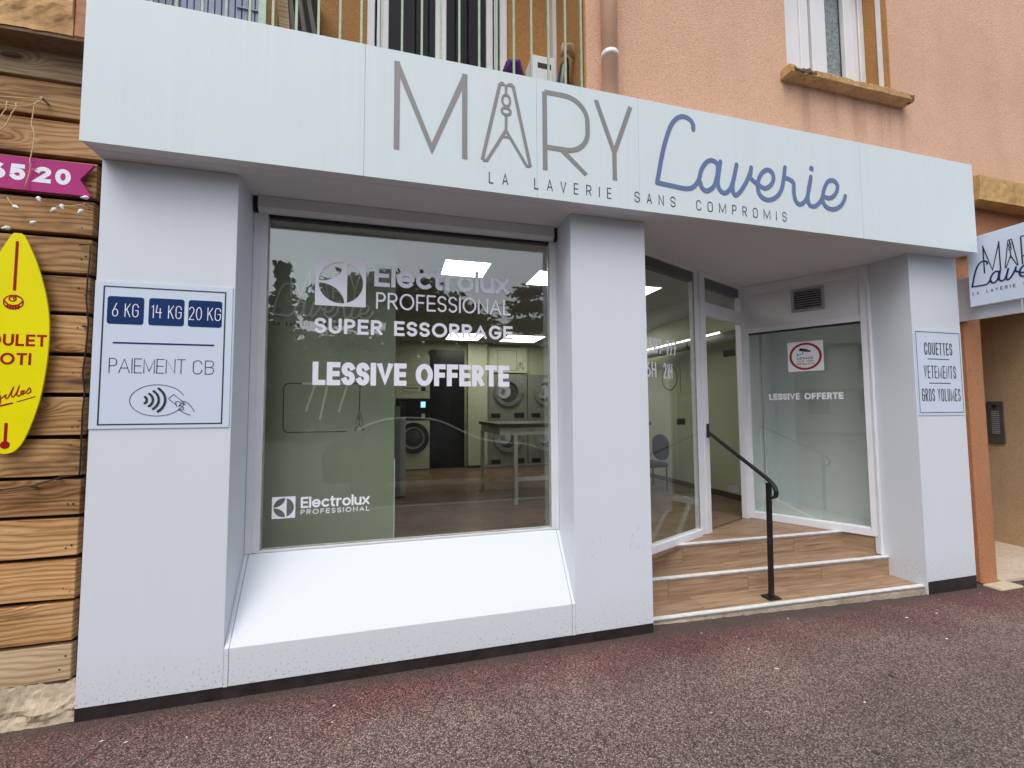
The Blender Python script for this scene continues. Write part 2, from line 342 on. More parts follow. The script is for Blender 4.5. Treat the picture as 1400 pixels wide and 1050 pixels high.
M['farwall'] = plain('far_render', (0.42, 0.38, 0.32), 0.9, 0.08, 0.5)
M['farglass'] = plain('far_window', (0.05, 0.06, 0.07), 0.15, 0.2)
M['carpaint'] = plain('black_car_paint', (0.012, 0.013, 0.016), 0.12, 0.1)
M['road'] = plain('road_asphalt', (0.06, 0.058, 0.056), 0.9, 0.2, 3, bumps=0.4)
M['intercom'] = plain('intercom_steel', (0.13, 0.125, 0.12), 0.4, 0.1, 8, metal=0.4)
M['litter'] = plain('pale_litter', (0.6, 0.58, 0.52), 0.8, 0.3, 40)
M['asphalt'] = asphalt()
def sill_drips(m):   # rain washed grime under the window sill
    t = m.node_tree; b = t.nodes['Principled BSDF']; src = b.inputs['Base Color'].links[0].from_socket
    mp = coords(t, world=True); sp = t.nodes.new('ShaderNodeSeparateXYZ'); t.links.new(mp.outputs[0], sp.inputs[0])
    def MR(sock, a, b_, c=0, d=1):
        n = N(t, 'ShaderNodeMapRange'); n.interpolation_type = 'SMOOTHSTEP'; n.inputs['From Min'].default_value = a; n.inputs['From Max'].default_value = b_
        n.inputs['To Min'].default_value = c; n.inputs['To Max'].default_value = d; t.links.new(sock, n.inputs['Value']); return n.outputs[0]
    def MU(a, b_):
        n = t.nodes.new('ShaderNodeMath'); n.operation = 'MULTIPLY'; t.links.new(a, n.inputs[0]); t.links.new(b_, n.inputs[1]); return n.outputs[0]
    mp2 = coords(t, (7, 7, .5), world=True); ns = N(t, 'ShaderNodeTexNoise', Scale=1.0, Detail=5.0); t.links.new(mp2.outputs[0], ns.inputs['Vector'])
    f = MU(MU(MR(sp.outputs['Z'], 3.55, 4.2), MR(sp.outputs['Z'], 4.30, 4.25)), MU(MU(MR(sp.outputs['X'], 3.0, 3.2), MR(sp.outputs['X'], 4.65, 4.35)), MR(ns.outputs[0], .38, .68, 0, .5)))
    mp3 = coords(t, (.8, .8, .8), world=True); n3 = N(t, 'ShaderNodeTexNoise', Scale=1.0, Detail=8.0, Roughness=.65); t.links.new(mp3.outputs[0], n3.inputs['Vector'])
    o1 = mix(t, src, (0.30, 0.19, 0.13), f)
    o2 = mix(t, o1, (0.50, 0.31, 0.21), MR(n3.outputs[0], .5, .72, 0, .45))
    t.links.new(o2, b.inputs['Base Color'])
sill_drips(M['peach'])
M['kerbstone'] = plain('kerb_stone', (0.2, 0.19, 0.18), 0.9, 0.2, 5)
M['chipped'] = stucco('chipped_stone', (0.07, 0.045, 0.03), (0.20, 0.12, 0.06), 60, 1.0, 0.6, (0.03, 0.02, 0.015))
M['sillm'] = stucco('stained_sill_stone', (0.42, 0.25, 0.105), (0.60, 0.38, 0.18), 30, 0.9, 0.8, (0.16, 0.09, 0.045))
M['scuff'] = plain('grey_scuff', (0.36, 0.39, 0.44), 0.8, 0.1, 40)
M['moss'] = plain('mossy_crack', (0.045, 0.042, 0.025), 0.95, 0.5, 60, bumps=1.0)

# ------------------------------------------------------------------ object helpers
W = {}   # world origin of each object
def finish(o, parent, org, kind=None):
    W[o.name] = org
    if parent is not None:
        o.parent = parent; o.location = org - W[parent.name]
    else: o.location = org
    if kind: o['kind'] = kind
    return o
def thing(name, label, cat, loc, group=None):
    o = bpy.data.objects.new(name, None); COL.objects.link(o)
    o.empty_display_size = 0.1
    W[o.name] = Vector(loc); o.location = loc
    o['label'] = label; o['category'] = cat
    if group: o['group'] = group
    return o
def tag(o, label, cat, group=None):
    o['label'] = label; o['category'] = cat
    if group: o['group'] = group
    return o
def mesh(name, vs, fs, mat, parent=None, kind=None, smooth=False, bevel=0.0, mats=None, fmat=None, label=None):
    vs = [Vector(v) for v in vs]
    lo = Vector([min(v[i] for v in vs) for i in range(3)]); hi = Vector([max(v[i] for v in vs) for i in range(3)])
    c = (lo + hi) / 2
    me = bpy.data.meshes.new(name)
    me.from_pydata([v - c for v in vs], [], fs); me.update()
    if mats:
        for mm in mats: me.materials.append(M[mm])
        for p, k in zip(me.polygons, fmat): p.material_index = k
    else: me.materials.append(M[mat])
    if smooth:
        for p in me.polygons: p.use_smooth = True
    bm = bmesh.new(); bm.from_mesh(me)
    bmesh.ops.recalc_face_normals(bm, faces=bm.faces)
    if bevel:
        bmesh.ops.bevel(bm, geom=bm.edges[:], offset=bevel, segments=1, affect='EDGES', clamp_overlap=True)
    bm.to_mesh(me); bm.free()
    o = bpy.data.objects.new(name, me); COL.objects.link(o)
    if label: o['label'] = label
    return finish(o, parent, c, kind)
class MB:
    def __init__(s): s.v = []; s.f = []
    def add(s, vs, fs):
        n = len(s.v); s.v += [tuple(v) for v in vs]; s.f += [tuple(i + n for i in f) for f in fs]; return s
    def box(s, x0, x1, y0, y1, z0, z1):
        return s.add([(x0,y0,z0),(x1,y0,z0),(x1,y1,z0),(x0,y1,z0),(x0,y0,z1),(x1,y0,z1),(x1,y1,z1),(x0,y1,z1)],
                     [(0,3,2,1),(4,5,6,7),(0,1,5,4),(1,2,6,5),(2,3,7,6),(3,0,4,7)])
    def obox(s, A, B, z0, z1, d0, d1, n=None):
        # box along plan segment A->B, depth from d0 to d1 along the normal n
        A = Vector((A[0], A[1])); B = Vector((B[0], B[1])); t = (B - A).normalized()
        n = Vector((t[1], -t[0])) if n is None else Vector(n)
        P = [A + n * d0, B + n * d0, B + n * d1, A + n * d1]
        return s.add([(p[0], p[1], z) for z in (z0, z1) for p in P],
                     [(0,3,2,1),(4,5,6,7),(0,1,5,4),(1,2,6,5),(2,3,7,6),(3,0,4,7)])
    def prism(s, poly, z0, z1):
        n = len(poly)
        return s.add([(p[0], p[1], z0) for p in poly] + [(p[0], p[1], z1) for p in poly],
                     [tuple(range(n - 1, -1, -1)), tuple(range(n, 2 * n))] + [(i, (i + 1) % n, n + (i + 1) % n, n + i) for i in range(n)])
    def prismx(s, poly, x0, x1):   # poly in (y,z)
        n = len(poly)
        return s.add([(x0, p[0], p[1]) for p in poly] + [(x1, p[0], p[1]) for p in poly],
                     [tuple(range(n - 1, -1, -1)), tuple(range(n, 2 * n))] + [(i, (i + 1) % n, n + (i + 1) % n, n + i) for i in range(n)])
    def prismy(s, poly, y0, y1):   # poly in (x,z)
        n = len(poly)
        return s.add([(p[0], y0, p[1]) for p in poly] + [(p[0], y1, p[1]) for p in poly],
                     [tuple(range(n)), tuple(range(2 * n - 1, n - 1, -1))] + [(i, (i + 1) % n, n + (i + 1) % n, n + i) for i in range(n)])
    def tube(s, pts, r, n=8, cap=True):
        pts = [Vector(p) for p in pts]; rs = r if isinstance(r, (list, tuple)) else [r] * len(pts)
        base = len(s.v); u = None
        for i, p in enumerate(pts):
            t = (pts[min(i + 1, len(pts) - 1)] - pts[max(i - 1, 0)]).normalized()
            if u is None:
                a = Vector((0, 0, 1)) if abs(t.z) < 0.9 else Vector((1, 0, 0)); u = t.cross(a).normalized()
            else: u = (u - t * u.dot(t)).normalized()
            v = t.cross(u)
            for k in range(n):
                a = 2 * PI * k / n
                s.v.append(tuple(p + u * math.cos(a) * rs[i] + v * math.sin(a) * rs[i]))
        for i in range(len(pts) - 1):
            for k in range(n):
                s.f.append((base + i*n + k, base + i*n + (k+1) % n, base + (i+1)*n + (k+1) % n, base + (i+1)*n + k))
        if cap:
            s.f.append(tuple(base + k for k in range(n))[::-1]); e = base + (len(pts)-1)*n; s.f.append(tuple(e + k for k in range(n)))
        return s
    def ring(s, c, r0, r1, y0, y1, n=36):   # annular disc facing -Y (centre c=(x,z))
        b = len(s.v)
        for k in range(n):
            a = 2*PI*k/n; ca, sa = math.cos(a), math.sin(a)
            for (r, y) in ((r0, y0), (r1, y0), (r1, y1), (r0, y1)): s.v.append((c[0] + ca*r, y, c[1] + sa*r))
        for k in range(n):
            i = b + 4*k; j = b + 4*((k+1) % n)
            for q in range(4): s.f.append((i+q, i+(q+1) % 4, j+(q+1) % 4, j+q))
        return s
    def dome(s, c, r, y0, depth, n=28, rings=4):  # bulging disc toward -Y
        b = len(s.v); s.v.append((c[0], y0 - depth, c[1]))
        for j in range(1, rings + 1):
            q = j / rings
            for k in range(n):
                a = 2*PI*k/n; s.v.append((c[0] + math.cos(a)*r*q, y0 - depth*(1 - q*q), c[1] + math.sin(a)*r*q))
        for k in range(n): s.f.append((b, b+1+k, b+1+(k+1) % n))
        for j in range(rings - 1):
            for k in range(n):
                s.f.append((b+1+j*n+k, b+1+(j+1)*n+k, b+1+(j+1)*n+(k+1) % n, b+1+j*n+(k+1) % n))
        return s
    def done(s, name, mat, parent=None, **kw): return mesh(name, s.v, s.f, mat, parent, **kw)
from mathutils import noise as NZ
def rough_bar(name, mat, parent, prof, x0, x1, n, amp, sc=6.0, sub=3, seed=0.0, chips=()):
    # extrude a (y,z) profile along X, shared verts, displaced by smooth noise so stone reads as worn
    P = []
    m_ = len(prof)
    for i in range(m_):
        a, b = Vector(prof[i]), Vector(prof[(i+1) % m_]); k = max(1, min(12, int((b-a).length/.02))) if sub else 1
        for j in range(k): P.append(a.lerp(b, j/k))
    v = []; cnt = len(P); cy = sum(p[0] for p in P)/cnt; cz = sum(p[1] for p in P)/cnt
    for i in range(n+1):
        x = x0 + (x1-x0)*i/n
        for p in P:
            q = Vector((x, p[0], p[1]))
            d = NZ.noise(q*sc + Vector((seed,)*3))*amp + NZ.noise(q*sc*3.7 + Vector((seed+9,)*3))*amp*.5
            r = Vector((p[0]-cy, p[1]-cz)); 
            for (cx, w_, dd) in chips:
                if r[0] < 0 and r[1] > -.01: d -= dd*max(0, 1-abs(x-cx)/w_)*(.6+.4*NZ.noise(q*60))
            r = r.normalized() if r.length > 1e-6 else r
            v.append((x, p[0]+r[0]*d, p[1]+r[1]*d))
    f = [tuple(range(cnt)), tuple(n*cnt+k for k in range(cnt-1, -1, -1))]
    for i in range(n):
        for k in range(cnt): f.append((i*cnt+k, (i+1)*cnt+k, (i+1)*cnt+(k+1) % cnt, i*cnt+(k+1) % cnt))
    return mesh(name, v, f, mat, parent)
def box(name, mat, parent, x0, x1, y0, y1, z0, z1, **kw): return MB().box(x0, x1, y0, y1, z0, z1).done(name, mat, parent, **kw)
def clip_poly(poly, a, b):   # keep the left side of a->b
    out = []
    for i in range(len(poly)):
        p, q = poly[i], poly[(i+1) % len(poly)]
        sp = (b[0]-a[0])*(p[1]-a[1]) - (b[1]-a[1])*(p[0]-a[0]); sq = (b[0]-a[0])*(q[1]-a[1]) - (b[1]-a[1])*(q[0]-a[0])
        if sp >= 0: out.append(p)
        if sp * sq < 0:
            t = sp / (sp - sq); out.append((p[0] + (q[0]-p[0])*t, p[1] + (q[1]-p[1])*t))
    return out
def clip_region(poly, region):
    for i in range(len(region)):
        poly = clip_poly(poly, region[i], region[(i+1) % len(region)])
        if len(poly) < 3: return []
    return poly
def area(p): return abs(sum(p[i][0]*p[(i+1) % len(p)][1] - p[(i+1) % len(p)][0]*p[i][1] for i in range(len(p)))) / 2
def tiles(region, mat, parent, ztop, lx, ly, th, gap, x0, y0, stagger=0.5, name='tile', maxn=290):
    xs = [p[0] for p in region]; ys = [p[1] for p in region]; n = 0; row = 0; y = y0
    while y < max(ys):
        x = x0 - (row * stagger * lx) % lx - lx
        while x < max(xs):
            r = [(x + gap/2, y + gap/2), (x + lx - gap/2, y + gap/2), (x + lx - gap/2, y + ly - gap/2), (x + gap/2, y + ly - gap/2)]
            c = clip_region(r, region)
            if len(c) >= 3 and area(c) > 2e-4 and n < maxn:
                MB().prism(c, ztop - th, ztop + random.uniform(-.0004, .0004)).done(name, mat, parent); n += 1
            x += lx
        y += ly; row += 1

# ---- flat lettering: ribbons along stroke centre lines on a plane
class Pl:
    def __init__(s, O, U, Nn, Z=(0, 0, 1)): s.O = Vector(O); s.U = Vector(U).normalized(); s.N = Vector(Nn).normalized(); s.Z = Vector(Z)
    def p(s, x, z, off): return s.O + s.U * x + s.Z * z + s.N * off
FAC = Pl((0, -0.17, 0), (1, 0, 0), (0, -1, 0))
def ribbon(mb, pl, pts, wd, off, caps=False, ext=False, zc=None):
    closed = (abs(pts[0][0]-pts[-1][0]) + abs(pts[0][1]-pts[-1][1])) < 1e-6 and len(pts) > 3
    q = [Vector(p) for p in (pts[:-1] if closed else pts)]
    q2 = [q[0]]
    for p in q[1:]:
        if (p - q2[-1]).length > 1e-5: q2.append(p)
    q = q2; n = len(q)
    if n < 2: return
    if ext and not closed:
        q[0] = q[0] + (q[0]-q[1]).normalized()*wd*.5; q[-1] = q[-1] + (q[-1]-q[-2]).normalized()*wd*.5
    L = []; Rr = []
    for i in range(n):
        if closed: a, b = (q[i] - q[i-1]).normalized(), (q[(i+1) % n] - q[i]).normalized()
        else:
            b = (q[min(i+1, n-1)] - q[min(i, n-2)]).normalized() if i < n-1 else (q[i]-q[i-1]).normalized()
            a = (q[i] - q[i-1]).normalized() if i > 0 else b
        na = Vector((-a[1], a[0])); nb = Vector((-b[1], b[0])); m = na + nb
        if m.length < 1e-4: m = na
        m.normalize(); k = min(1 / max(m.dot(na), 0.3), 2.6)
        L.append(q[i] + m * k * wd / 2); Rr.append(q[i] - m * k * wd / 2)
    if zc:
        for arr in (L, Rr):
            for p in arr: p[1] = min(max(p[1], zc[0]), zc[1])
    b0 = len(mb.v)
    for ii, (l, r) in enumerate(zip(L, Rr)): mb.v.append(tuple(pl.p(l[0], l[1], off+ii*1.2e-5))); mb.v.append(tuple(pl.p(r[0], r[1], off+ii*1.2e-5)))
    for i in range(n if closed else n-1):
        j = (i + 1) % n; mb.f.append((b0+2*i, b0+2*i+1, b0+2*j+1, b0+2*j))
    if caps and not closed:
        for e in (0, -1):
            c = q[e]; d = (q[0]-q[1]) if e == 0 else (q[-1]-q[-2]); a0 = math.atan2(d[1], d[0]); nb = len(mb.v)
            mb.v.append(tuple(pl.p(c[0], c[1], off)))
            for k in range(9):
                a = a0 - PI/2 + PI*k/8; mb.v.append(tuple(pl.p(c[0]+math.cos(a)*wd/2, c[1]+math.sin(a)*wd/2, off)))
            for k in range(8): mb.f.append((nb, nb+1+k, nb+2+k))
def smooth_pts(pts, n=5):
    P = [Vector(p) for p in pts]; out = []
    for i in range(len(P)-1):
        p0 = P[i-1] if i else P[0]*2-P[1]; p1, p2 = P[i], P[i+1]; p3 = P[i+2] if i+2 < len(P) else P[-1]*2-P[-2]
        for k in range(n):
            t = k/n; out.append(0.5*((2*p1)+(p2-p0)*t+(2*p0-5*p1+4*p2-p3)*t*t+(3*p1-p0-3*p2+p3)*t**3))
    out.append(P[-1]); return [(v[0], v[1]) for v in out]
def arc(cx, cy, rx, ry, a0, a1, n=14):
    return [(cx+rx*math.cos(R_(a0+(a1-a0)*k/n)), cy+ry*math.sin(R_(a0+(a1-a0)*k/n))) for k in range(n+1)]
NW = {'V':.5,'T':.42,'E':.42,'R':.48,'A':.5,'M':.8,'N':.5,'F':.4,'L':.38,'H':.48,'P':.46,'7':.42,'/':.24,'K':.5,'B':.5,'2':.45,'1':.16}
def glyph(c, nar=False):
    w_, st = glyph_(c, nar)
    if nar and c in NW and w_ > 0:
        k = NW[c]/w_; return NW[c], [[(x*k, y) for x, y in q] for q in st]
    return w_, st
def glyph_(c, nar=False):
    """(width, strokes) on a unit cap height, stroke centre lines touch 0 and 1"""
    O = lambda w: [arc(w/2, .5, w/2, .5, 90, 450, 32)] if not nar else \
        [arc(w-w*.45, 1-w*.45, w*.45, w*.45, 0, 90, 6)[::1] + arc(w*.45, 1-w*.45, w*.45, w*.45, 90, 180, 6) + arc(w*.45, w*.45, w*.45, w*.45, 180, 270, 6) + arc(w-w*.45, w*.45, w*.45, w*.45, 270, 360, 6) + [(w, 1-w*.45)]]
    def Sx(w):
        r = .25 if not nar else .22
        h = w/2
        if nar: return [[(w, .78)] + arc(h, 1-h, h, h, 0, 180, 10) + [(0, .68), (.1*w, .58), (.9*w, .42), (w, .32)] + arc(h, h, h, h, 0, -180, 10) + [(0, .22)]]
        return [arc(h, .75, h, .25, 25, 265, 14)[:-1] + arc(h, .25, h, .25, 85, -155, 14)]
    if c == 'A': return .8, [[(0,0),(.4,1),(.8,0)],[(.14,.33),(.66,.33)]]
    if c == 'B': return .62, [[(0,0),(0,1),(.36,1)]+arc(.36,.76,.24,.24,90,-90,8)+[(0,.52)],[(.36,.52)]+arc(.36,.26,.26,.26,90,-90,8)+[(0,0)]]
    if c == 'C': return .78 if not nar else .5, ([arc(.45,.5,.45,.5,48,312,22)] if not nar else [[(.5,.75)]+arc(.25,.75,.25,.25,0,180,10)+[(0,.25)]+arc(.25,.25,.25,.25,180,360,10)+[(.5,.3)]])
    if c == 'D': return .72, [[(0,0),(0,1),(.3,1)]+arc(.3,.5,.42,.5,90,-90,14)+[(0,0)]]
    if c == 'E': return .55, [[(.55,1),(0,1),(0,0),(.55,0)],[(0,.5),(.5,.5)]]
    if c == 'F': return .52, [[(.52,1),(0,1),(0,0)],[(0,.5),(.46,.5)]]
    if c == 'G': return .8 if not nar else .55, ([arc(.42,.5,.42,.5,50,330,22)+[(.8,.45),(.45,.45)]] if not nar else [[(.55,.75)]+arc(.275,.75,.275,.25,0,180,10)+[(0,.25)]+arc(.275,.25,.275,.25,180,360,10)+[(.55,.5),(.3,.5)]])
    if c == 'H': return .68, [[(0,0),(0,1)],[(.68,0),(.68,1)],[(0,.5),(.68,.5)]]
    if c == 'I': return .0, [[(0,0),(0,1)]]
    if c == 'K': return .6, [[(0,0),(0,1)],[(.58,1),(0,.42)],[(.18,.6),(.6,0)]]
    if c == 'L': return .5, [[(0,1),(0,0),(.5,0)]]
    if c == 'M': return .82, [[(0,0),(0,1),(.41,.12),(.82,1),(.82,0)]]
    if c == 'N': return .7, [[(0,0),(0,1),(.7,0),(.7,1)]]
    if c == 'O': return (.95, O(.95)) if not nar else (.55, O(.55))
    if c == 'P': return .56, [[(0,0),(0,1),(.3,1)]+arc(.3,.74,.26,.26,90,-90,10)+[(0,.48)]]
    if c == 'R': return .6, [[(0,0),(0,1),(.32,1)]+arc(.32,.74,.26,.26,90,-90,10)+[(0,.48)],[(.28,.48),(.6,0)]]
    if c == 'S': return .56 if not nar else .5, Sx(.56 if not nar else .5)
    if c == 'T': return .62, [[(0,1),(.62,1)],[(.31,1),(.31,0)]]
    if c == 'U': return .68 if not nar else .5, ([[(0,1),(0,.34)]+arc(.34,.34,.34,.34,180,360,14)+[(.68,1)]] if not nar else [[(0,1),(0,.25)]+arc(.25,.25,.25,.25,180,360,12)+[(.5,1)]])
    if c == 'V': return .76, [[(0,1),(.38,0),(.76,1)]]
    if c == 'X': return .7, [[(0,1),(.7,0)],[(.7,1),(0,0)]]
    if c == 'Y': return .7, [[(0,1),(.35,.45),(.7,1)],[(.35,.45),(.35,0)]]
    if c == '0': return .52, [arc(.26,.5,.26,.5,90,450,28)]
    if c == '1': return .2, [[(0,.85),(.2,1),(.2,0)]]
    if c == '2': return .52, [arc(.26,.74,.26,.26,165,-35,12)+[(0,0),(.52,0)]]
    if c == '4': return .55, [[(.1,1),(0,.42),(.55,.42)],[(.42,.75),(.42,0)]]
    if c == '5': return .52, [[(.48,1),(.06,1),(.03,.55)]+arc(.26,.32,.26,.32,125,-150,14)]
    if c == '6': return .52, [[(.36,1),(.06,.45)]+arc(.26,.28,.26,.28,150,510,24)]
    if c == '7': return .48, [[(0,1),(.48,1),(.14,0)],[(.1,.5),(.42,.5)]]
    if c == '/': return .3, [[(0,0),(.3,1)]]
    x = .70; h = x/2
    if c == 'l': return .0, [[(0,0),(0,1)]]
    if c == 'e': return .68, [[(.02,h),(.66,h)]+arc(.34,h,.34,h,8,318,24)]
    if c == 'c': return .6, [arc(.34,h,.34,h,50,310,22)]
    if c == 't': return .36, [[(.12,.95),(.12,.14)]+arc(.26,.14,.14,.14,180,280,6),[(0,x),(.36,x)]]
    if c == 'r': return .34, [[(0,0),(0,x)],[(0,.36)]+arc(.26,.36,.26,.34,180,75,8)]
    if c == 'o': return .68, [arc(.34,h,.34,h,90,450,28)]
    if c == 'u': return .56, [[(0,x),(0,.28)]+arc(.28,.28,.28,.28,180,360,12)+[(.56,x)],[(.56,.3),(.56,0)]]
    if c == 'x': return .56, [[(0,x),(.56,0)],[(.56,x),(0,0)]]
    return .4, []
def text_strokes(txt, x0, x1, z0, z1, sw, gap=.25, sp=.5, nar=False):
    h = z1 - z0 - sw; out = []; W_ = [glyph(c, nar)[0] if c != ' ' else sp for c in txt]
    tot = sum(W_); ng = len(txt) - 1
    # natural: x scale k so that k*(tot*h + gap*ng*h) + sw*len = width
    k = (x1 - x0 - sw * len(txt)) / (h * (tot + gap * ng))
    x = x0 + sw/2
    for c, w_ in zip(txt, W_):
        if c != ' ':
            out.append((c, [[(x + px*k*h, z0 + sw/2 + pz*h) for px, pz in st] for st in glyph(c, nar)[1]]))
        x += w_*k*h + gap*k*h + sw
    return out
def lettering(name, pl, txt, x0, x1, z0, z1, sw, mat, parent, off=.0006, caps=False, **kw):
    mb = MB(); i = 0
    for c, sts in text_strokes(txt, x0, x1, z0, z1, sw, **kw):
        for j, st in enumerate(sts): ribbon(mb, pl, st, sw, off + .00025*j, caps, True, (z0, z1))
    return mb.done(name, mat, parent)
def strokes(name, pl, sts, sw, mat, parent, off=.0006, caps=True, zc=None):
    mb = MB()
    for j, st in enumerate(sts): ribbon(mb, pl, st, sw if not isinstance(sw, list) else sw[j], off + .00015*(j % 16), caps, False, zc)
    return mb.done(name, mat, parent)
def quadp(name, pl, x0, x1, z0, z1, mat, parent, off=.0006, r=0.0):
    if r <= 0: pts = [(x0,z0),(x1,z0),(x1,z1),(x0,z1)]
    else: pts = arc(x1-r,z1-r,r,r,0,90,5)+arc(x0+r,z1-r,r,r,90,180,5)+arc(x0+r,z0+r,r,r,180,270,5)+arc(x1-r,z0+r,r,r,270,360,5)
    return mesh(name, [pl.p(a, b, off) for a, b in pts], [tuple(range(len(pts)))], mat, parent)
def rect_border(name, pl, x0, x1, z0, z1, sw, mat, parent, off=.0006):
    return strokes(name, pl, [[(x0,z0),(x1,z0),(x1,z1),(x0,z1),(x0,z0)]], sw, mat, parent, off, False)

LAV = {
'L':[(2.058,3.523),(2.056,3.561),(2.028,3.594),(1.974,3.606),(1.921,3.581),(1.874,3.524),(1.837,3.437),(1.797,3.309),(1.747,3.083)],
'L2':[(1.747,3.083),(1.866,3.076),(1.982,3.07),(2.045,3.092),(2.09,3.148),(2.116,3.228),(2.161,3.29),(2.209,3.312),(2.25,3.297),(2.259,3.26),(2.245,3.187),(2.218,3.118),(2.16,3.076),(2.117,3.093),(2.1,3.138)],
'a':[(2.282,3.313),(2.268,3.237),(2.253,3.147),(2.273,3.093),(2.316,3.08),(2.362,3.119),(2.397,3.207),(2.425,3.31)],
'v':[(2.425,3.31),(2.405,3.233),(2.382,3.134),(2.399,3.076),(2.444,3.1),(2.501,3.179),(2.545,3.264),(2.557,3.308)],
'v2':[(2.553,3.277),(2.546,3.228),(2.59,3.195)],
'e':[(2.59,3.195),(2.673,3.161),(2.736,3.198),(2.762,3.257),(2.741,3.303),(2.694,3.307),(2.646,3.268),(2.614,3.2),(2.616,3.127),(2.652,3.085),(2.715,3.076),(2.787,3.112),(2.835,3.18),(2.859,3.27),(2.874,3.353)],
'r':[(2.874,3.353),(2.867,3.277),(2.912,3.264),(2.951,3.238),(2.951,3.157),(2.969,3.094),(3.011,3.077),(3.067,3.121),(3.103,3.214),(3.125,3.312)],
'i':[(3.125,3.312),(3.095,3.2),(3.086,3.124),(3.103,3.082),(3.15,3.077),(3.199,3.112),(3.237,3.167)],
'e2':[(3.237,3.167),(3.313,3.164),(3.372,3.21),(3.393,3.277),(3.351,3.313),(3.292,3.292),(3.25,3.22),(3.232,3.141),(3.264,3.088),(3.332,3.074),(3.406,3.104),(3.45,3.155),(3.469,3.199)],
'dot':[(3.136,3.378),(3.137,3.384)]}
PEG = {   # the A drawn as a clothes peg
'outer':[(.499,3.068),(.614,3.582),(.628,3.594),(.640,3.590)],
'outer2':[(.668,3.590),(.690,3.595),(.704,3.583),(.815,3.068)],
'top':[(.622,3.592),(.655,3.583),(.692,3.593)],
'lf':[(.502,3.066),(.529,3.068),(.653,3.285)],
'rf':[(.653,3.285),(.790,3.069),(.813,3.069)],
'stem':[(.654,3.285),(.655,3.388)], 'neck':[(.655,3.519),(.656,3.583)],
'bar':[(.628,3.239),(.684,3.241)],
'loop1':arc(.656,3.483,.026,.038,90,450,20), 'loop2':arc(.655,3.412,.030,.023,90,450,20)}
RR = [(.917,3.058),(.917,3.591)]
RB = [(.917,3.591),(1.05,3.591)] + arc(1.05,3.435,.172,.156,90,0,10) + [(1.222,3.36)] + arc(1.07,3.36,.152,.144,0,-90,10) + [(.93,3.216)]
MARY = {'M':[[(-.022,3.056),(-.022,3.62)],[(.388,3.056),(.388,3.62)],[(-.026,3.600),(.186,3.085),(.392,3.600)]],
        'R':[RR, RB, [(1.03,3.216),(1.208,3.062)]],
        'Y':[[(1.287,3.604),(1.419,3.250)],[(1.549,3.600),(1.419,3.250)],[(1.419,3.262),(1.419,3.057)]]}
PEGK = ['outer','outer2','top','lf','rf','stem','neck','bar','loop1','loop2']

# ================================================================== SETTING
def gz(x): return -.068 if x < 1.75 else (-.068 - .045*(x-1.75)/3.25 if x < 5 else -.113)
xs = [-60, -6, -3, -1.6, 0, 1.75, 3, 4, 5, 7, 12, 60]; ys = [-3.9, -2, -1, -.3, .5, 30]
vs = [(x, y, gz(x)) for y in ys for x in xs]; n = len(xs)
mesh('pavement', vs, [(j*n+i, j*n+i+1, (j+1)*n+i+1, (j+1)*n+i) for j in range(len(ys)-1) for i in range(n-1)], 'asphalt', kind='structure')
mesh('road', [(-120,-200,-.22),(120,-200,-.22),(120,-3.9,-.22),(-120,-3.9,-.22)], [(0,1,2,3)], 'road', kind='structure')
box('kerb', 'kerbstone', None, -60, 60, -4.05, -3.9, -.3, -.06, kind='structure')

# ================================================================== BUILDING
bld = thing('apartment_building', 'peach rendered building above and around the laundrette shopfront', 'building', (3, .4, -.1))
# peach wall above the fascia with its window opening
fw = MB()
fw.box(1.53, 3.166, .03, .33, 2.93, 7.5); fw.box(3.166, 4.345, .03, .33, 2.93, 4.30); fw.box(4.345, 10, .03, .33, 3.60, 7.5)
fw.box(4.345, 5.0, .03, .33, 2.93, 3.60); fw.box(3.166, 4.345, .03, .33, 5.75, 7.5)
fw.box(1.317, 1.53, .03, .33, 2.93, 7.5)
fw.done('upper_wall', 'peach', bld)
box('reveal', 'ochre', bld, 4.337, 4.349, .026, .26, 4.33, 5.75)
box('shutter_track', 'pvc', bld, 4.325, 4.338, .07, .105, 4.36, 5.75)
wf = MB(); wf.box(3.166, 4.335, .22, .27, 4.33, 4.40).box(3.166, 3.22, .22, .27, 4.40, 5.75).box(4.272, 4.336, .22, .27, 4.40, 5.75)
win = wf.done('window', 'pvc', bld, bevel=.004)
sash = MB(); sash.box(3.24, 3.30, .235, .26, 4.41, 5.7).box(3.56, 3.66, .228, .258, 4.41, 5.7).box(3.30, 3.56, .24, .255, 4.41, 4.49)
sash.box(3.68, 3.85, .215, .258, 4.405, 5.7).box(4.08, 4.17, .215, .258, 4.405, 5.7).box(4.185, 4.255, .225, .258, 4.41, 5.7).box(3.85, 4.08, .22, .255, 4.405, 4.47)
sash.done('sash', 'pvc', win, bevel=.003)
box('panel', 'pvc', win, 3.30, 3.56, .247, .252, 4.49, 5.7)
MB().add([(3.85,.245,4.47),(4.08,.245,4.47),(4.08,.245,5.7),(3.85,.245,5.7)],[(0,1,2,3)]).done('pane', 'glass2', win)
cm = MB(); px = 3.84
while px < 4.08:
    cm.add([(px,.275+.006*math.sin(px*170),4.40),(px+.006,.275+.006*math.sin((px+.006)*170),4.40),(px+.006,.275+.006*math.sin((px+.006)*170),5.7),(px,.275+.006*math.sin(px*170),5.7)],[(0,1,2,3)]); px += .006
cm.done('curtain', 'lace', win)
box('dark_room', 'darkin', bld, 3.2, 4.33, .40, .42, 4.3, 5.8)
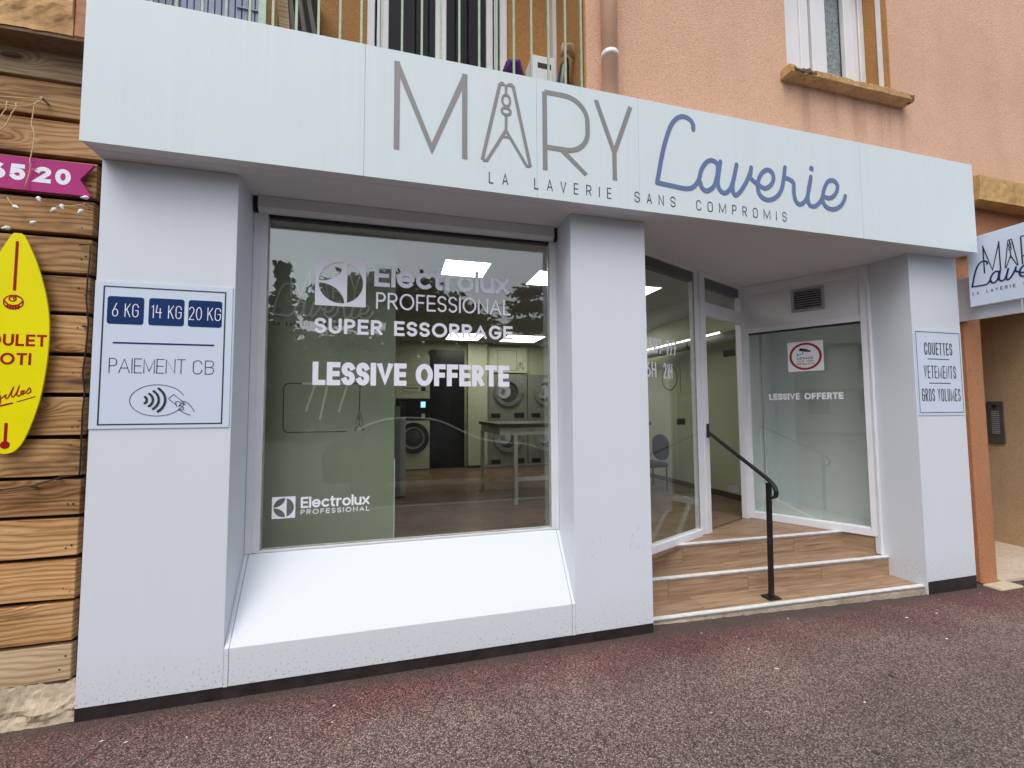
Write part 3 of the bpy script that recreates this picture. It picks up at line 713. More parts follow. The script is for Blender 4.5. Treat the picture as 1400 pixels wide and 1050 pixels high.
# broken stone sill
rough_bar('window_sill', 'sillm', bld, [(-.058,4.256),(-.070,4.266),(-.068,4.316),(-.058,4.330),(.24,4.338),(.24,4.256)], 3.09, 4.49, 110, .006, 9, chips=((3.22,.10,.030),(3.34,.05,.022),(4.47,.04,.03),(3.80,.04,.014),(3.95,.03,.01)))
rough_bar('broken_edge', 'chipped', bld, [(-.066,4.272),(-.0705,4.283),(-.062,4.318),(-.04,4.329),(.0,4.30),(-.03,4.26)], 3.13, 3.37, 26, .012, 24)
rough_bar('broken_edge', 'chipped', bld, [(-.064,4.266),(-.068,4.278),(-.062,4.312),(-.04,4.32),(.0,4.30),(-.03,4.25)], 4.445, 4.488, 8, .012, 24)
# right end: lintel beam, recess, pillar, passage
rough_bar('lintel_beam', 'beam', bld, [(-.042,3.462),(-.046,3.69),(-.01,3.702),(.3,3.702),(.3,3.462)], 5.31, 8.5, 90, .012, 4)
box('recess_wall', 'orange', bld, 5.0, 9, .10, .3, 2.62, 3.462)
box('recess_return', 'orange', bld, 5.0, 5.14, .10, .3, -.12, 2.62)
MB().box(5.14, 5.345, .03, .5, -.12, 2.62).done('pillar', 'orange', bld, bevel=.02)
box('passage_wall', 'beige', bld, 6.833, 7.1, -.0, 6, -.12, 3.2)
box('passage_ceiling', 'beige', bld, 5.34, 6.84, .3, 6, 2.72, 2.8)
box('passage_back_wall', 'beige', bld, 5.0, 6.9, 5.9, 6.1, -.12, 2.8)
box('passage_side_wall', 'beige', bld, 5.1, 5.2, .35, 5.9, -.12, 2.8)
MB().prism([(5.35,.02),(6.833,-.06),(6.833,5.9),(5.35,5.9)], -.11, -.085).done('passage_floor', 'pale', None, kind='structure')
MB().box(5.12, 5.42, -.10, .03, -.14, -.098).done('doorstep', 'concrete', bld, bevel=.008)
# loggia
box('loggia_back_wall', 'ochre', bld, -1.9, -.262, .68, .8, 3.6, 6.2)
box('loggia_back_wall', 'ochre', bld, .878, 1.33, .68, .8, 3.6, 6.2)
box('loggia_side_wall', 'ochre', bld, 1.305, 1.318, .034, .68, 3.6, 6.2)
box('loggia_floor', 'concrete', bld, -1.9, 1.317, .05, .8, 3.45, 3.62)
box('loggia_ceiling', 'ochre', bld, -1.9, 1.317, .03, .8, 6.2, 6.4)
box('upper_facade', 'peach', bld, -6, 1.317, .03, .33, 6.2, 7.5)
box('loggia_left_wall', 'ochre', bld, -2.0, -1.9, .05, .8, 3.6, 6.2)
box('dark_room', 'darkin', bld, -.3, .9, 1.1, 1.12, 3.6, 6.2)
lf = MB(); lf.box(-.262, -.205, .66, .74, 3.62, 6.2).box(.818, .878, .66, .74, 3.62, 6.2).box(.27, .36, .655, .70, 3.7, 6.1)
lw = lf.done('balcony_window', 'pvc', bld, bevel=.004)
l2 = MB(); l2.box(-.19, -.165, .68, .72, 3.7, 6.1).box(-.15, -.10, .675, .71, 3.7, 6.1).box(-.20, .27, .69, .71, 3.62, 3.72)
l2.box(.36, .82, .69, .71, 3.62, 3.72).box(.70, .755, .675, .71, 3.7, 6.1).box(.77, .80, .68, .72, 3.7, 6.1)
l2.done('sash', 'pvc', lw, bevel=.003)
MB().add([(-.1,.70,3.72),(.27,.70,3.72),(.27,.70,6.1),(-.1,.70,6.1)],[(0,1,2,3)]).done('pane', 'glass3', lw)
MB().add([(.36,.70,3.72),(.70,.70,3.72),(.70,.70,6.1),(.36,.70,6.1)],[(0,1,2,3)]).done('pane', 'glass3', lw)
box('downpipe_corner', 'pvc', bld, 1.27, 1.305, .60, .68, 3.62, 6.2)
# old facade over the timber wall
rough_bar('plaster_band', 'plaster', bld, [(-.10,3.458),(-.104,3.52),(-.10,3.8),(.08,3.8),(.08,3.458)], -3.6, -1.661, 70, .016, 7)
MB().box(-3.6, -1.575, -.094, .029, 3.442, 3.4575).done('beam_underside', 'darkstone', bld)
MB().box(-1.659, -1.56, -.10, .6, 3.458, 3.8).done('brick_quoin', 'brick', bld, bevel=.006)
box('upper_facade', 'plaster', bld, -6, -1.9, -.08, .5, 3.8, 7.5)
box('upper_facade', 'plaster', bld, -1.9, -1.575, -.08, .05, 3.8, 6.2)
box('party_wall', 'concrete', bld, -6, -1.58, .10, .4, -.15, 3.46)
box('pavement_edge_wall', 'orange', bld, 7.1, 12, .05, .4, -.15, 3.46)
# hidden building shell keeps the rooms dark
box('roof_slab', 'concrete', bld, -6, 12, .35, 8.2, 6.6, 6.8)
box('rear_wall', 'concrete', bld, -6, 12, 8.0, 8.2, -.2, 6.6)
box('end_wall', 'concrete', bld, 11.8, 12, .4, 8, -.2, 6.6)
box('end_wall', 'concrete', bld, -6, -5.8, .4, 8, -.2, 6.6)

# drainpipe
dp = thing('drainpipe', 'peach painted round drainpipe rising beside the balcony corner', 'pipe', (1.472, -.04, 3.6))
MB().tube([(1.472,-.035,3.55),(1.472,-.035,6.4)], .058, 24).done('pipe', 'pipe', dp, smooth=True)
MB().tube([(1.472,-.035,4.045),(1.472,-.035,4.085)], .062, 24).done('collar', 'pvc', dp, smooth=True)
MB().tube([(1.472,-.035,3.66),(1.472,-.035,3.685)], .063, 24).done('collar', 'pvc', dp, smooth=True)
# balcony railing
rl = thing('balcony_railing', 'pale green metal bar railing across the balcony', 'railing', (0, .05, 3.6))
bars = [-1.52,-1.395,-1.27,-1.14,-1.015,-.89,-.763,-.632,-.505,-.378,-.250,-.124,.004,.132,.259,.383,.521,.645,.769,.899,1.028,1.159]
proto = None
for x in bars + [1.285]:
    if proto is None:
        proto = MB().box(x-.007, x+.007, .043, .057, 3.62, 6.1).done('bar', 'railgreen', rl)
    else:
        o = proto.copy(); COL.objects.link(o); o.parent = rl; o.location = (x, .0, proto.location.z)
MB().box(-.84, -.80, .035, .075, 3.6, 6.1).done('post', 'railgreen', rl)
box('rail', 'railgreen', rl, -1.55, 1.30, .042, .058, 3.66, 3.68); box('rail', 'railgreen', rl, -1.55, 1.30, .042, .058, 6.101, 6.13)
# things kept on the balcony
sp = thing('slatted_panel', 'blue grey slatted plastic panel leaning behind the left end of the railing', 'panel', (-1.2, .2, 3.62))
for i in range(19):
    x = -1.56 + i*.037
    MB().box(x, x+.030, .16, .19, 3.62, 4.45).done('slat', 'slatblue', sp)
box('frame', 'gap', sp, -1.57, -.86, .191, .20, 3.62, 4.45)
MB().box(-1.0, -.86, .15, .16, 4.02, 4.03).done('crossbar', 'slatblue', sp)
pk = MB().add([(-.735,.20,3.62),(-.675,.20,3.62),(-.675,.235,3.62),(-.735,.235,3.62),(-.80,.10,4.6),(-.74,.10,4.6),(-.74,.135,4.6),(-.80,.135,4.6)],
     [(0,3,2,1),(4,5,6,7),(0,1,5,4),(1,2,6,5),(2,3,7,6),(3,0,4,7)]).done('wooden_plank', 'woodgrey')
tag(pk, 'light wooden plank leaning upright behind the balcony railing', 'plank')
bd = thing('slat_bundle', 'bundle of thin dark brown slats leaning beside the light plank', 'slats', (-.55, .3, 3.62))
for i in range(6):
    x = -.64 + i*.034
    MB().add([(x,.2,3.62),(x+.026,.2,3.62),(x+.026,.23,3.62),(x,.23,3.62),(x-.14-.012*i,.12,4.7),(x-.114-.012*i,.12,4.7),(x-.114-.012*i,.15,4.7),(x-.14-.012*i,.15,4.7)],
     [(0,3,2,1),(4,5,6,7),(0,1,5,4),(1,2,6,5),(2,3,7,6),(3,0,4,7)]).done('slat', 'gap' if i % 2 else 'tabtop', bd)
cb = MB().box(-.83, -.60, .40, .66, 3.62, 4.6).done('cupboard', 'tabtop'); tag(cb, 'dark brown cupboard against the balcony wall behind the planks', 'cupboard')
ap = thing('meter_box', 'white box with a dark slot behind the right end of the railing', 'box', (1.1, .35, 3.9))
MB().box(.985, 1.19, .30, .48, 3.62, 4.265).done('case', 'pvc', ap, bevel=.008)
box('slot', 'rubber', ap, 1.03, 1.14, .297, .30, 4.16, 4.20)
MB().box(1.02, 1.15, .293, .299, 3.9, 4.14).done('door', 'pvc', ap, bevel=.002)
cu = MB()
cu.tube([(1.19,.22,3.7),(1.20,.22,3.95),(1.215,.21,4.12),(1.24,.21,4.2)], [.05,.05,.04,.012], 12)
o = cu.done('black_bag', 'black', None, smooth=True); tag(o, 'narrow black bag hanging beside the white box on the balcony', 'bag')
o = MB().tube([(1.19,.20,4.20),(1.215,.19,4.27),(1.25,.19,4.275),(1.29,.2,4.2)], [.01,.035,.04,.008], 10).done('cloth', 'tan', None, smooth=True)
tag(o, 'tan cloth draped over the top of the black bag', 'cloth')
o = MB().box(1.22, 1.285, .30, .45, 3.62, 4.16).done('panel_board', 'pvc'); tag(o, 'pale grey board standing beside the loggia corner behind the bag', 'board')
o = MB().tube([(.74,.2,3.98),(.78,.2,4.03),(.83,.2,4.045),(.87,.2,3.98)], [.02,.05,.05,.02], 8).done('purple_cloth', 'purple'); tag(o, 'purple cloth hanging at the foot of the balcony railing', 'cloth')

# intercom in the passage
ic = thing('intercom', 'grey metal door intercom on the beige passage wall', 'intercom', (6.83, .73, 1.06))
MB().box(6.812, 6.833, .655, .80, 1.065, 1.56).done('plate', 'intercom', ic, bevel=.004)
MB().tube([(6.811,.73,1.50),(6.806,.73,1.50)], .022, 14).done('speaker', 'rubber', ic)
for i in range(12):
    z = 1.435 - i*.023
    MB().box(6.806, 6.813, .695, .76, z, z+.010).done('button', 'mgrey', ic)
# cable coil at the end of the fascia
o = MB()
for k_ in range(5):
    o.tube([(5.14+.05*math.cos(a)+.012*k_, -.02, 3.58+.10*math.sin(a)+.006*k_) for a in [i*PI/9 for i in range(19)]], .007, 6)
o = o.done('cable_coil', 'rubber', None, smooth=True); tag(o, 'coil of dark cables at the right end of the big white fascia', 'cable')

# ================================================================== TIMBER WALL (left neighbour)
tw = thing('timber_wall', 'wall of horizontal brown timber planks left of the laundrette', 'wall', (-2.4, .03, -.06))
zb = [.122,.318,.530,.745,.957,1.157,1.367,1.587,1.802,2.019,2.230,2.439,2.645,2.862,3.073,3.282,3.490]
random.seed(5)
for i in range(16):
    z0, z1 = zb[i]+.011, zb[i+1]-.011
    xr = (-1.572 if z0 > 2.86 else -1.606) + random.uniform(-.003, .003)
    xl = -3.6
    # slightly irregular plank
    nseg = 8; mb = MB(); d = random.uniform(-.004, .005)
    top = [random.uniform(-.003, .003) for _ in range(nseg+1)]; bot = [random.uniform(-.003, .003) for _ in range(nseg+1)]
    v = []
    for s_ in range(nseg+1):
        x = xl + (xr-xl)*s_/nseg
        v += [(x, .03+d, z0+bot[s_]), (x, .03+d, z1+top[s_]), (x, .075, z1+top[s_]), (x, .075, z0+bot[s_])]
    f = [(0,1,2,3), (nseg*4+3, nseg*4+2, nseg*4+1, nseg*4)]
    for s_ in range(nseg):
        a = s_*4; b = a+4
        f += [(a,b,b+1,a+1),(a+1,b+1,b+2,a+2),(a+2,b+2,b+3,a+3),(a+3,b+3,b,a)]
    mesh('plank', v, f, 'woodgrey' if i in (0, 15) else 'wood', tw, bevel=.003)
nl = MB(); random.seed(77)
for i in range(16):
    for x_ in (-1.628, -1.655, -2.3):
        z_ = random.uniform(zb[i]+.04, zb[i+1]-.04); nl.tube([(x_+random.uniform(-.006,.006), .028, z_),(x_, .036, z_)], .0035, 7)
nl.done('nail_heads', 'nail', tw, kind='stuff')
box('batten', 'gap', tw, -3.6, -1.565, .078, .10, .0, 3.46)
rough_bar('concrete_base', 'concrete', tw, [(.012,-.12),(.014,.0),(.030,.06),(.034,.120),(.099,.120),(.099,-.12)], -3.6, -1.568, 150, .030, 9)

# surfboard sign
SB = Pl((0, -.012, 0), (1,0,0), (0,-1,0))
sb = thing('surfboard_sign', 'yellow surfboard shaped sign with red lettering on the timber wall', 'sign', (-1.897, -.01, 1.29))
half = [(0,2.418),(.022,2.412),(.05,2.355),(.078,2.285),(.105,2.20),(.130,2.10),(.146,2.00),(.152,1.90),(.151,1.79),(.143,1.68),(.128,1.56),(.108,1.47),(.085,1.39),(.06,1.33),(.03,1.298),(0,1.290)]
hs_ = smooth_pts(half, 4); out = [(-1.897+a, b) for a, b in hs_] + [(-1.897-a, b) for a, b in hs_[::-1][1:-1]]
MB().prismy(out[::-1], -.012, -.004).done('board', 'yellow', sb)
strokes('stripe', SB, [[(-1.897,2.375),(-1.897,2.118)]], .013, 'crimson', sb, caps=False)
strokes('stripe', SB, [[(-1.897,1.445),(-1.897,1.345)]], .014, 'crimson', sb, caps=False)
strokes('dot', SB, [arc(-1.897,1.335,.010,.010,0,360,14)], .02, 'crimson', sb, caps=False)
strokes('emblem', SB, [arc(-1.898,2.058,.040,.036,0,360,24), arc(-1.902,2.075,.014,.012,0,360,14), arc(-1.885,2.078,.013,.010,30,210,10),
    [(-1.933,2.062),(-1.92,2.045),(-1.898,2.040),(-1.876,2.045),(-1.863,2.062)], [(-1.926,2.04),(-1.924,2.034)]], [.006,.006,.006,.007,.004], 'crimson', sb)
strokes('emblem', SB, [[(-1.922+.012*i,2.038-abs(i-2)*-.002),(-1.918+.010*i,2.026)] for i in range(5)], .009, 'crimson', sb, off=.0012, caps=False)
lettering('lettering', SB, 'POULET', -2.040, -1.752, 1.834, 1.895, .0115, 'crimson', sb, gap=.13)
lettering('lettering', SB, 'ROTI', -1.985, -1.812, 1.738, 1.799, .0115, 'crimson', sb, gap=.13)
g0 = -1.955; gl = []
gl.append(smooth_pts([(-1.930,1.600),(-1.945,1.625),(-1.960,1.600),(-1.950,1.575),(-1.932,1.59),(-1.925,1.56),(-1.93,1.535),(-1.95,1.54),(-1.925,1.565),(-1.905,1.585),(-1.907,1.57),(-1.897,1.57),(-1.885,1.60),(-1.876,1.625),(-1.884,1.59),(-1.876,1.575),(-1.862,1.60),(-1.853,1.632),(-1.862,1.59),(-1.853,1.58),(-1.838,1.597),(-1.833,1.607),(-1.845,1.603),(-1.842,1.587),(-1.825,1.60),(-1.812,1.622),(-1.806,1.602),(-1.82,1.592)], 3))
strokes('lettering', SB, gl, .0055, 'crimson', sb)
strokes('underline', SB, [[(-1.985,1.512),(-1.875,1.545)],[(-1.86,1.550),(-1.785,1.578)]], [.009,.005], 'crimson', sb, caps=False)

# magenta arrow sign
PK = Pl((0, .004, 0), (1,0,0), (0,-1,0))
pkn = thing('pink_pennant_sign', 'magenta swallow tail sign reading 65 20 nailed to the timber wall', 'sign', (-2.1, .0, 2.65))
MB().prismy([(-2.95,2.655),(-1.606,2.655),(-1.66,2.742),(-1.598,2.830),(-2.95,2.830)], .004, .018).done('board', 'pink', pkn)
lettering('lettering', PK, '65', -2.040, -1.893, 2.704, 2.790, .022, 'wvinyl', pkn, gap=.2)
lettering('lettering', PK, '20', -1.852, -1.699, 2.703, 2.789, .022, 'wvinyl', pkn, gap=.2)
# string lights
stl = thing('string_lights', 'unlit string of small white bulbs on beige cord over the timber planks', 'lights', (-1.85, -.01, 3.1))
y_ = -.004
def cord(pts, r=.0026): return MB().tube([(a, y_ - .004 + random.uniform(-.002,.002), b) for a, b in smooth_pts(pts, 3)], r, 6)
cord([(-1.831,3.149),(-1.861,3.12),(-1.87,3.051),(-1.871,2.998),(-1.858,2.962),(-1.86,2.88),(-1.869,2.812),(-1.865,2.773),(-1.885,2.655)]).done('cord', 'cord', stl, smooth=True)
for pts in ([(-2.25,3.12),(-2.014,3.132),(-1.83,3.150)], [(-2.25,3.07),(-2.012,3.09),(-1.9,3.10),(-1.83,3.150)], [(-1.98,3.111),(-1.982,3.07),(-1.999,3.033),(-1.98,3.03)],
            [(-1.942,3.109),(-1.940,3.085),(-1.957,3.047),(-1.97,3.0),(-2.005,2.949),(-2.1,2.92)], [(-1.871,2.93),(-1.835,2.922)], [(-1.86,2.765),(-1.835,2.765)],
            [(-2.02,2.69),(-1.985,2.655)], [(-1.625,2.61),(-1.64,2.60),(-1.70,2.585),(-1.726,2.583),(-1.77,2.565)], [(-1.95,2.60),(-1.94,2.58),(-1.92,2.555)]):
    cord(pts).done('cord', 'cord', stl, smooth=True)
MB().tube([(-1.83,.03,3.15),(-1.83,-.02,3.152)], .006, 8).done('nail', 'nosedge', stl)
for (bx, bz) in [(-1.825,2.613),(-1.92,2.557),(-1.757,2.561),(-1.726,2.583),(-1.625,2.643),(-1.643,2.566),(-1.845,2.48),(-1.948,2.443)]:
    a = random.uniform(0, 2*PI); d = Vector((math.cos(a), -.3, math.sin(a)))*.011
    c0 = Vector((bx, -.004, bz))
    MB().tube([c0-d*1.2, c0-d*.6, c0, c0+d*.6, c0+d*1.3, c0+d*1.9], [.003,.009,.0115,.009,.005,.003], 10).done('bulb', 'bulb', stl, smooth=True)
bc = thing('black_cable', 'thin black cable stapled down the right end of the timber planks', 'cable', (-1.6, .02, 2.3))
MB().tube([(a, .022, b) for a, b in [(-1.659,2.39),(-1.608,2.399),(-1.61,2.287),(-1.614,2.20),(-1.614,2.09),(-1.600,1.973),(-1.606,1.817),(-1.614,1.70),(-1.600,1.6),(-1.606,1.51),(-1.604,1.282),(-1.605,1.17),(-1.686,1.160),(-1.786,1.126),(-1.914,1.110),(-2.2,1.05)]], .0035, 6).done('cord', 'rubber', bc, smooth=True)
for a, b in [(-1.604,2.14),(-1.612,1.95),(-1.607,1.73),(-1.607,1.45),(-1.686,1.15),(-1.786,1.115)]:
    MB().box(a-.012, a+.008, .012, .026, b-.002, b+.004).done('clip', 'rubber', bc)

# ================================================================== SHOPFRONT
shop = thing('shopfront', 'white clad laundrette shopfront with pillars, soffit and sloping window base', 'shopfront', (1.7, .2, -.07))
ZS = 2.871
MB().box(-1.563, -.905, 0, .295, 0, ZS-.002).done('pillar', 'white', shop, bevel=.002)
MB().box(1.159, 1.745, 0, .42, 0, ZS-.002).done('pillar', 'white', shop, bevel=.002)
MB().box(4.399, 5.0, 0, .36, 0, ZS-.002).done('pillar', 'white', shop, bevel=.002)
MB().box(4.387, 4.3985, -.003, .33, -.10, ZS-.002).done('side_board', 'white', shop)
box('plinth', 'plinth', shop, -1.566, 1.745, .006, .25, -.10, -.0005)
box('plinth', 'plinth', shop, 4.3995, 4.998, .002, .25, -.14, -.0005)
# soffit
sof = [(-1.565,-.088),(4.976,-.088),(4.976,.33),(4.387,.33),(3.80,1.31),(1.745,.42),(1.745,.30),(-1.565,.30)]
MB().prism(sof, ZS, ZS+.012).done('soffit_board', 'soffit', shop)
MB().prism([(-1.565,-.1655),(4.976,-.1655),(4.976,-.0905),(-1.565,-.0905)], ZS, ZS+.012).done('soffit_edge_strip', 'soffit', shop)
# window base
MB().prismx([(.0,-.0),(.0,.2),(.285,.615),(.33,.615),(.33,0)], -.880, 1.134).done('window_base', 'white', shop, bevel=.0015)
for xa, xb in ((-.9035, -.882), (1.136, 1.1575)):
    MB().prismx([(-.002,-.0),(-.002,.201),(.283,.6165),(.33,.6165),(.33,0)], xa, xb).done('edge_trim', 'white', shop)
random.seed(31)
for cx, cz, wd_, n_ in ((1.62,.62,.05,9),(1.30,.55,.05,5),(.40,.30,.02,3)):
    sm_ = MB(); yy = 0 if cz > .5 or True else 0
    P_ = Pl((0, -.0003, 0), (1,0,0), (0,-1,0))
    if cx > 1.159:
        for q in range(n_):
            x = cx+random.uniform(-wd_,wd_); z = cz+random.uniform(-.10,.08); l = random.uniform(.01,.04)
            ribbon(sm_, P_, [(x,z),(x+random.uniform(-.008,.012),z-l)], random.uniform(.001,.003), .0002+q*.00003)
        sm_.done('scuff', 'scuff', shop, kind='stuff')
crk = MB(); random.seed(8)
px_, py_ = -1.28, -.13
cw = [(-1.30,-.10),(-1.31,-.16),(-1.335,-.20),(-1.34,-.27),(-1.37,-.33),(-1.375,-.40),(-1.40,-.47)]
for i in range(len(cw)-1):
    a, b = cw[i], cw[i+1]; w0 = .004+.006*i/6; w1 = .004+.006*(i+1)/6
    crk.add([(a[0]-w0,a[1],-.0672),(a[0]+w0,a[1],-.0672),(b[0]+w1,b[1],-.0672),(b[0]-w1,b[1],-.0672)],[(0,1,2,3)])
crk.done('pavement_crack', 'moss', None, kind='structure')
# shutter box
sh = thing('roller_shutter_box', 'long white roller shutter housing over the display window', 'shutter', (.13, .24, 2.79))
MB().prismx([(.235,2.795),(.235,2.869),(.30,2.869),(.30,2.772),(.255,2.772)], -.872, 1.128).done('housing', 'soffit', sh, bevel=.002)
box('end_shadow_gap', 'rubber', sh, -.899, -.873, .25, .30, 2.772, 2.868); box('end_shadow_gap', 'rubber', sh, 1.129, 1.157, .25, .30, 2.772, 2.868)

# fascia sign
fs = thing('fascia_sign', 'long white fascia reading MARY Laverie in grey and blue letters', 'sign', (1.7, -.1, ZS))
seams = [-1.569,-.206,.862,1.608,3.645,4.98]
for i in range(5):
    gp = .0012 if i != 2 else .0006
    MB().box(seams[i]+gp, seams[i+1]-gp, -.17+random.uniform(-.0004,.0004), -.166, ZS-.004, 3.675).done('panel', 'fascia', fs)
box('casing', 'white', fs, -1.567, 4.978, -.1655, -.0905, ZS+.0125, 3.672)
box('casing', 'white', fs, -1.567, 1.30, -.0895, .04, ZS+.0125, 3.60)
box('casing', 'white', fs, 1.30, 4.978, -.0895, .0295, ZS+.0125, 3.672)
FAC.O = Vector((0, -.1712, 0))
for c in ('M','R','Y'): strokes('letter', FAC, MARY[c], .033, 'ltrgrey', fs, caps=False, zc=(3.056, 3.607))
strokes('letter', FAC, [PEG[k_] for k_ in PEGK], [.022,.022,.014,.018,.018,.018,.016,.013,.014,.014], 'ltrgrey', fs, caps=False)
full = []
for k_ in ('L2','a','v','v2','e','r','i','e2'): full.append(smooth_pts(LAV[k_], 5))
strokes('script_lettering', FAC, [smooth_pts(LAV['L'],5)]+full, .034, 'ltrblue', fs)
strokes('letter_dot', FAC, [arc(3.136,3.381,.011,.011,0,360,16)], .022, 'ltrblue', fs, caps=False)
for c, sts in text_strokes('LA LAVERIE SANS COMPROMIS', .541, 2.871, 2.922, 2.997, .0055, gap=.78, sp=.85, nar=True):
    strokes('letter', FAC, sts, .0062, 'ink', fs, caps=False)

# display window
dw = thing('display_window', 'large shop window in a white frame with white lettering on the glass', 'window', (.13, .30, .62))
f_ = MB(); f_.box(-.903, -.822, .285, .34, .618, 2.771).box(1.103, 1.157, .285, .34, .618, 2.771).box(-.822, 1.103, .285, .34, .6165, .631)
f_.done('frame', 'frame', dw, bevel=.002)
f2 = MB(); f2.box(-.903, -.868, .277, .284, .618, 2.771).box(1.125, 1.157, .277, .284, .618, 2.771); f2.done('outer_trim', 'frame', dw, bevel=.001)
box('gasket', 'rubber', dw, -.822, 1.103, .288, .34, 2.755, 2.80)
g_ = MB(); g_.box(-.822, -.816, .290, .2955, .631, 2.755).box(1.097, 1.103, .290, .2955, .631, 2.755).box(-.822, 1.103, .290, .2955, .631, .637); g_.done('sealant_bead', 'sealant', dw)
box('pane', 'glass', dw, -.820, 1.101, .296, .306, .633, 2.755)
GL = Pl((0, .2955, 0), (1,0,0), (0,-1,0))
def elogo(pl, x0, x1, z0, z1, mat, parent):
    # square with a round cut into three leaf shaped openings
    s = x1-x0; cx, cz = (x0+x1)/2, (z0+z1)/2; r = s*.44; n = 48
    mb = MB()
    def add(poly_pts, off=.0006):
        b = len(mb.v); mb.v += [tuple(pl.p(a, c, off)) for a, c in poly_pts]; mb.f.append(tuple(range(b, b+len(poly_pts))))
    per = []
    for k in range(n):
        a = 2*PI*k/n; ca, sa = math.cos(a), math.sin(a); q = (s/2)/max(abs(ca), abs(sa)); per.append(((cx+ca*r, cz+sa*r), (cx+ca*q, cz+sa*q)))
    for k in range(n):
        a, b = per[k], per[(k+1) % n]; add([a[0], a[1], b[1], b[0]])
    # band: vertical bar right of centre, and flared arms to the left point
    add([(cx+r*.16, cz-r*.99), (cx+r*.28, cz-r*.965), (cx+r*.28, cz+r*.965), (cx+r*.16, cz+r*.99)], .0009)
    up_ = arc(cx-r*.98, cz+r*1.02, r*1.14, r*.98, -90, 0, 12)
    dn_ = arc(cx-r*.98, cz-r*1.02, r*1.14, r*.98, 90, 0, 12)
    for i in range(12): add([up_[i], up_[i+1], dn_[i+1], dn_[i]], .0009)
    return mb.done('logo', mat, parent)
elogo(GL, -.536, -.217, 2.196, 2.512, 'wvinyl', dw)
lettering('lettering', GL, 'Electrolux', -.163, .788, 2.345, 2.500, .028, 'fvinyl', dw, gap=.07)
lettering('lettering', GL, 'PROFESSIONAL', -.150, .800, 2.190, 2.305, .0125, 'wvinyl', dw, gap=.14)
lettering('lettering', GL, 'SUPER ESSORRAGE', -.535, .814, 2.008, 2.110, .020, 'wvinyl', dw, gap=.16, sp=.3)
lettering('lettering', GL, 'LESSIVE OFFERTE', -.541, .788, 1.664, 1.818, .035, 'wvinyl', dw, gap=.09, sp=.12)
elogo(GL, -.760, -.625, .818, .953, 'wvinyl', dw)
lettering('lettering', GL, 'Electrolux', -.594, -.176, .875, .945, .0125, 'wvinyl', dw, gap=.07)
lettering('lettering', GL, 'PROFESSIONAL', -.593, -.175, .834, .865, .0045, 'wvinyl', dw, gap=.35)

# entrance screen on the diagonal
A = Vector((1.745, .405)); B = Vector((3.80, 1.30)); tS = (B-A).normalized(); nS = Vector((tS[1], -tS[0]))
def onS(x): return A + tS * ((x - A[0]) / tS[0])
es = thing('entrance_screen', 'white framed glazed screen with a wide doorway set back on the steps', 'door frame', (2.8, .85, .285))
def sbox(name, mat, parent, xa, xb, z0, z1, d0=-.03, d1=.03, **kw):
    return MB().obox(onS(xa), onS(xb), z0, z1, d0, d1, nS).done(name, mat, parent, **kw)
sbox('post', 'frame', es, 2.800, 2.872, .286, ZS-.001, bevel=.003)
sbox('post', 'frame', es, 2.875, 2.962, .286, ZS-.001, -.03, .045, bevel=.003)
sbox('post', 'frame', es, 1.747, 1.79, .286, ZS-.001, bevel=.003)
sbox('jamb', 'frame', es, 3.70, 3.80, .286, ZS-.001, bevel=.003)
sbox('bottom_rail', 'frame', es, 1.79, 2.80, .262, .345, -.03, .04, bevel=.003)
sbox('top_rail', 'frame', es, 1.79, 2.80, 2.845, ZS-.001); sbox('top_rail', 'frame', es, 2.962, 3.70, 2.835, ZS-.001)
sbox('transom', 'frame', es, 2.962, 3.70, 2.44, 2.575, bevel=.003)
sbox('shutter_slot', 'rubber', es, 1.79, 2.80, 2.755, 2.845, -.05, .01); sbox('shutter_slot', 'rubber', es, 2.962, 3.70, 2.745, 2.835, -.05, .01)
sbox('pane', 'glass2', es, 1.79, 2.80, .345, 2.845, .012, .020); sbox('pane', 'glass2', es, 2.962, 3.70, 2.575, 2.835, .012, .020)
sbox('bead', 'sealant', es, 2.79, 2.80, .35, 2.75, .015, .024); sbox('bead', 'frame', es, 1.79, 2.80, .345, .352, .0, .026)
PS = Pl((onS(2.0)[0]+nS[0]*.0205, onS(2.0)[1]+nS[1]*.0205, 0), (tS[0], tS[1], 0), (nS[0], nS[1], 0))
sx = lambda x: (x-2.0)/tS[0]
lettering('lettering', PS, 'OUVERT 7/7', sx(1.90), sx(2.492), 1.985, 2.118, .020, 'wvinyl', es, gap=.16, sp=.35, nar=True)
lettering('lettering', PS, '6H', sx(2.045), sx(2.186), 1.772, 1.908, .017, 'wvinyl', es, gap=.16, nar=True)
lettering('lettering', PS, '21H', sx(2.290), sx(2.420), 1.768, 1.906, .0145, 'wvinyl', es, gap=.16, nar=True)
# open glass door leaf
dr = thing('glass_door', 'frameless glass door leaf standing open into the laundrette', 'door', (3.73, 1.30, .30))
H0 = Vector((3.70, 1.32)); H1 = Vector((3.46, 2.06)); tD = (H1-H0).normalized(); nD = Vector((tD[1], -tD[0]))
MB().obox(H0, H1, .30, 2.42, -.005, .005, nD).done('pane', 'glass2', dr)
MB().obox(H0+tD*.0, H0+tD*.13, .55, .625, -.014, .014, nD).done('hinge', 'nosedge', dr)
MB().obox(H0+tD*.0, H0+tD*.13, 2.09, 2.165, -.014, .014, nD).done('hinge', 'black', dr)
MB().obox(H1-tD*.10, H1, 1.29, 1.37, -.016, .016, nD).done('lock', 'black', dr)

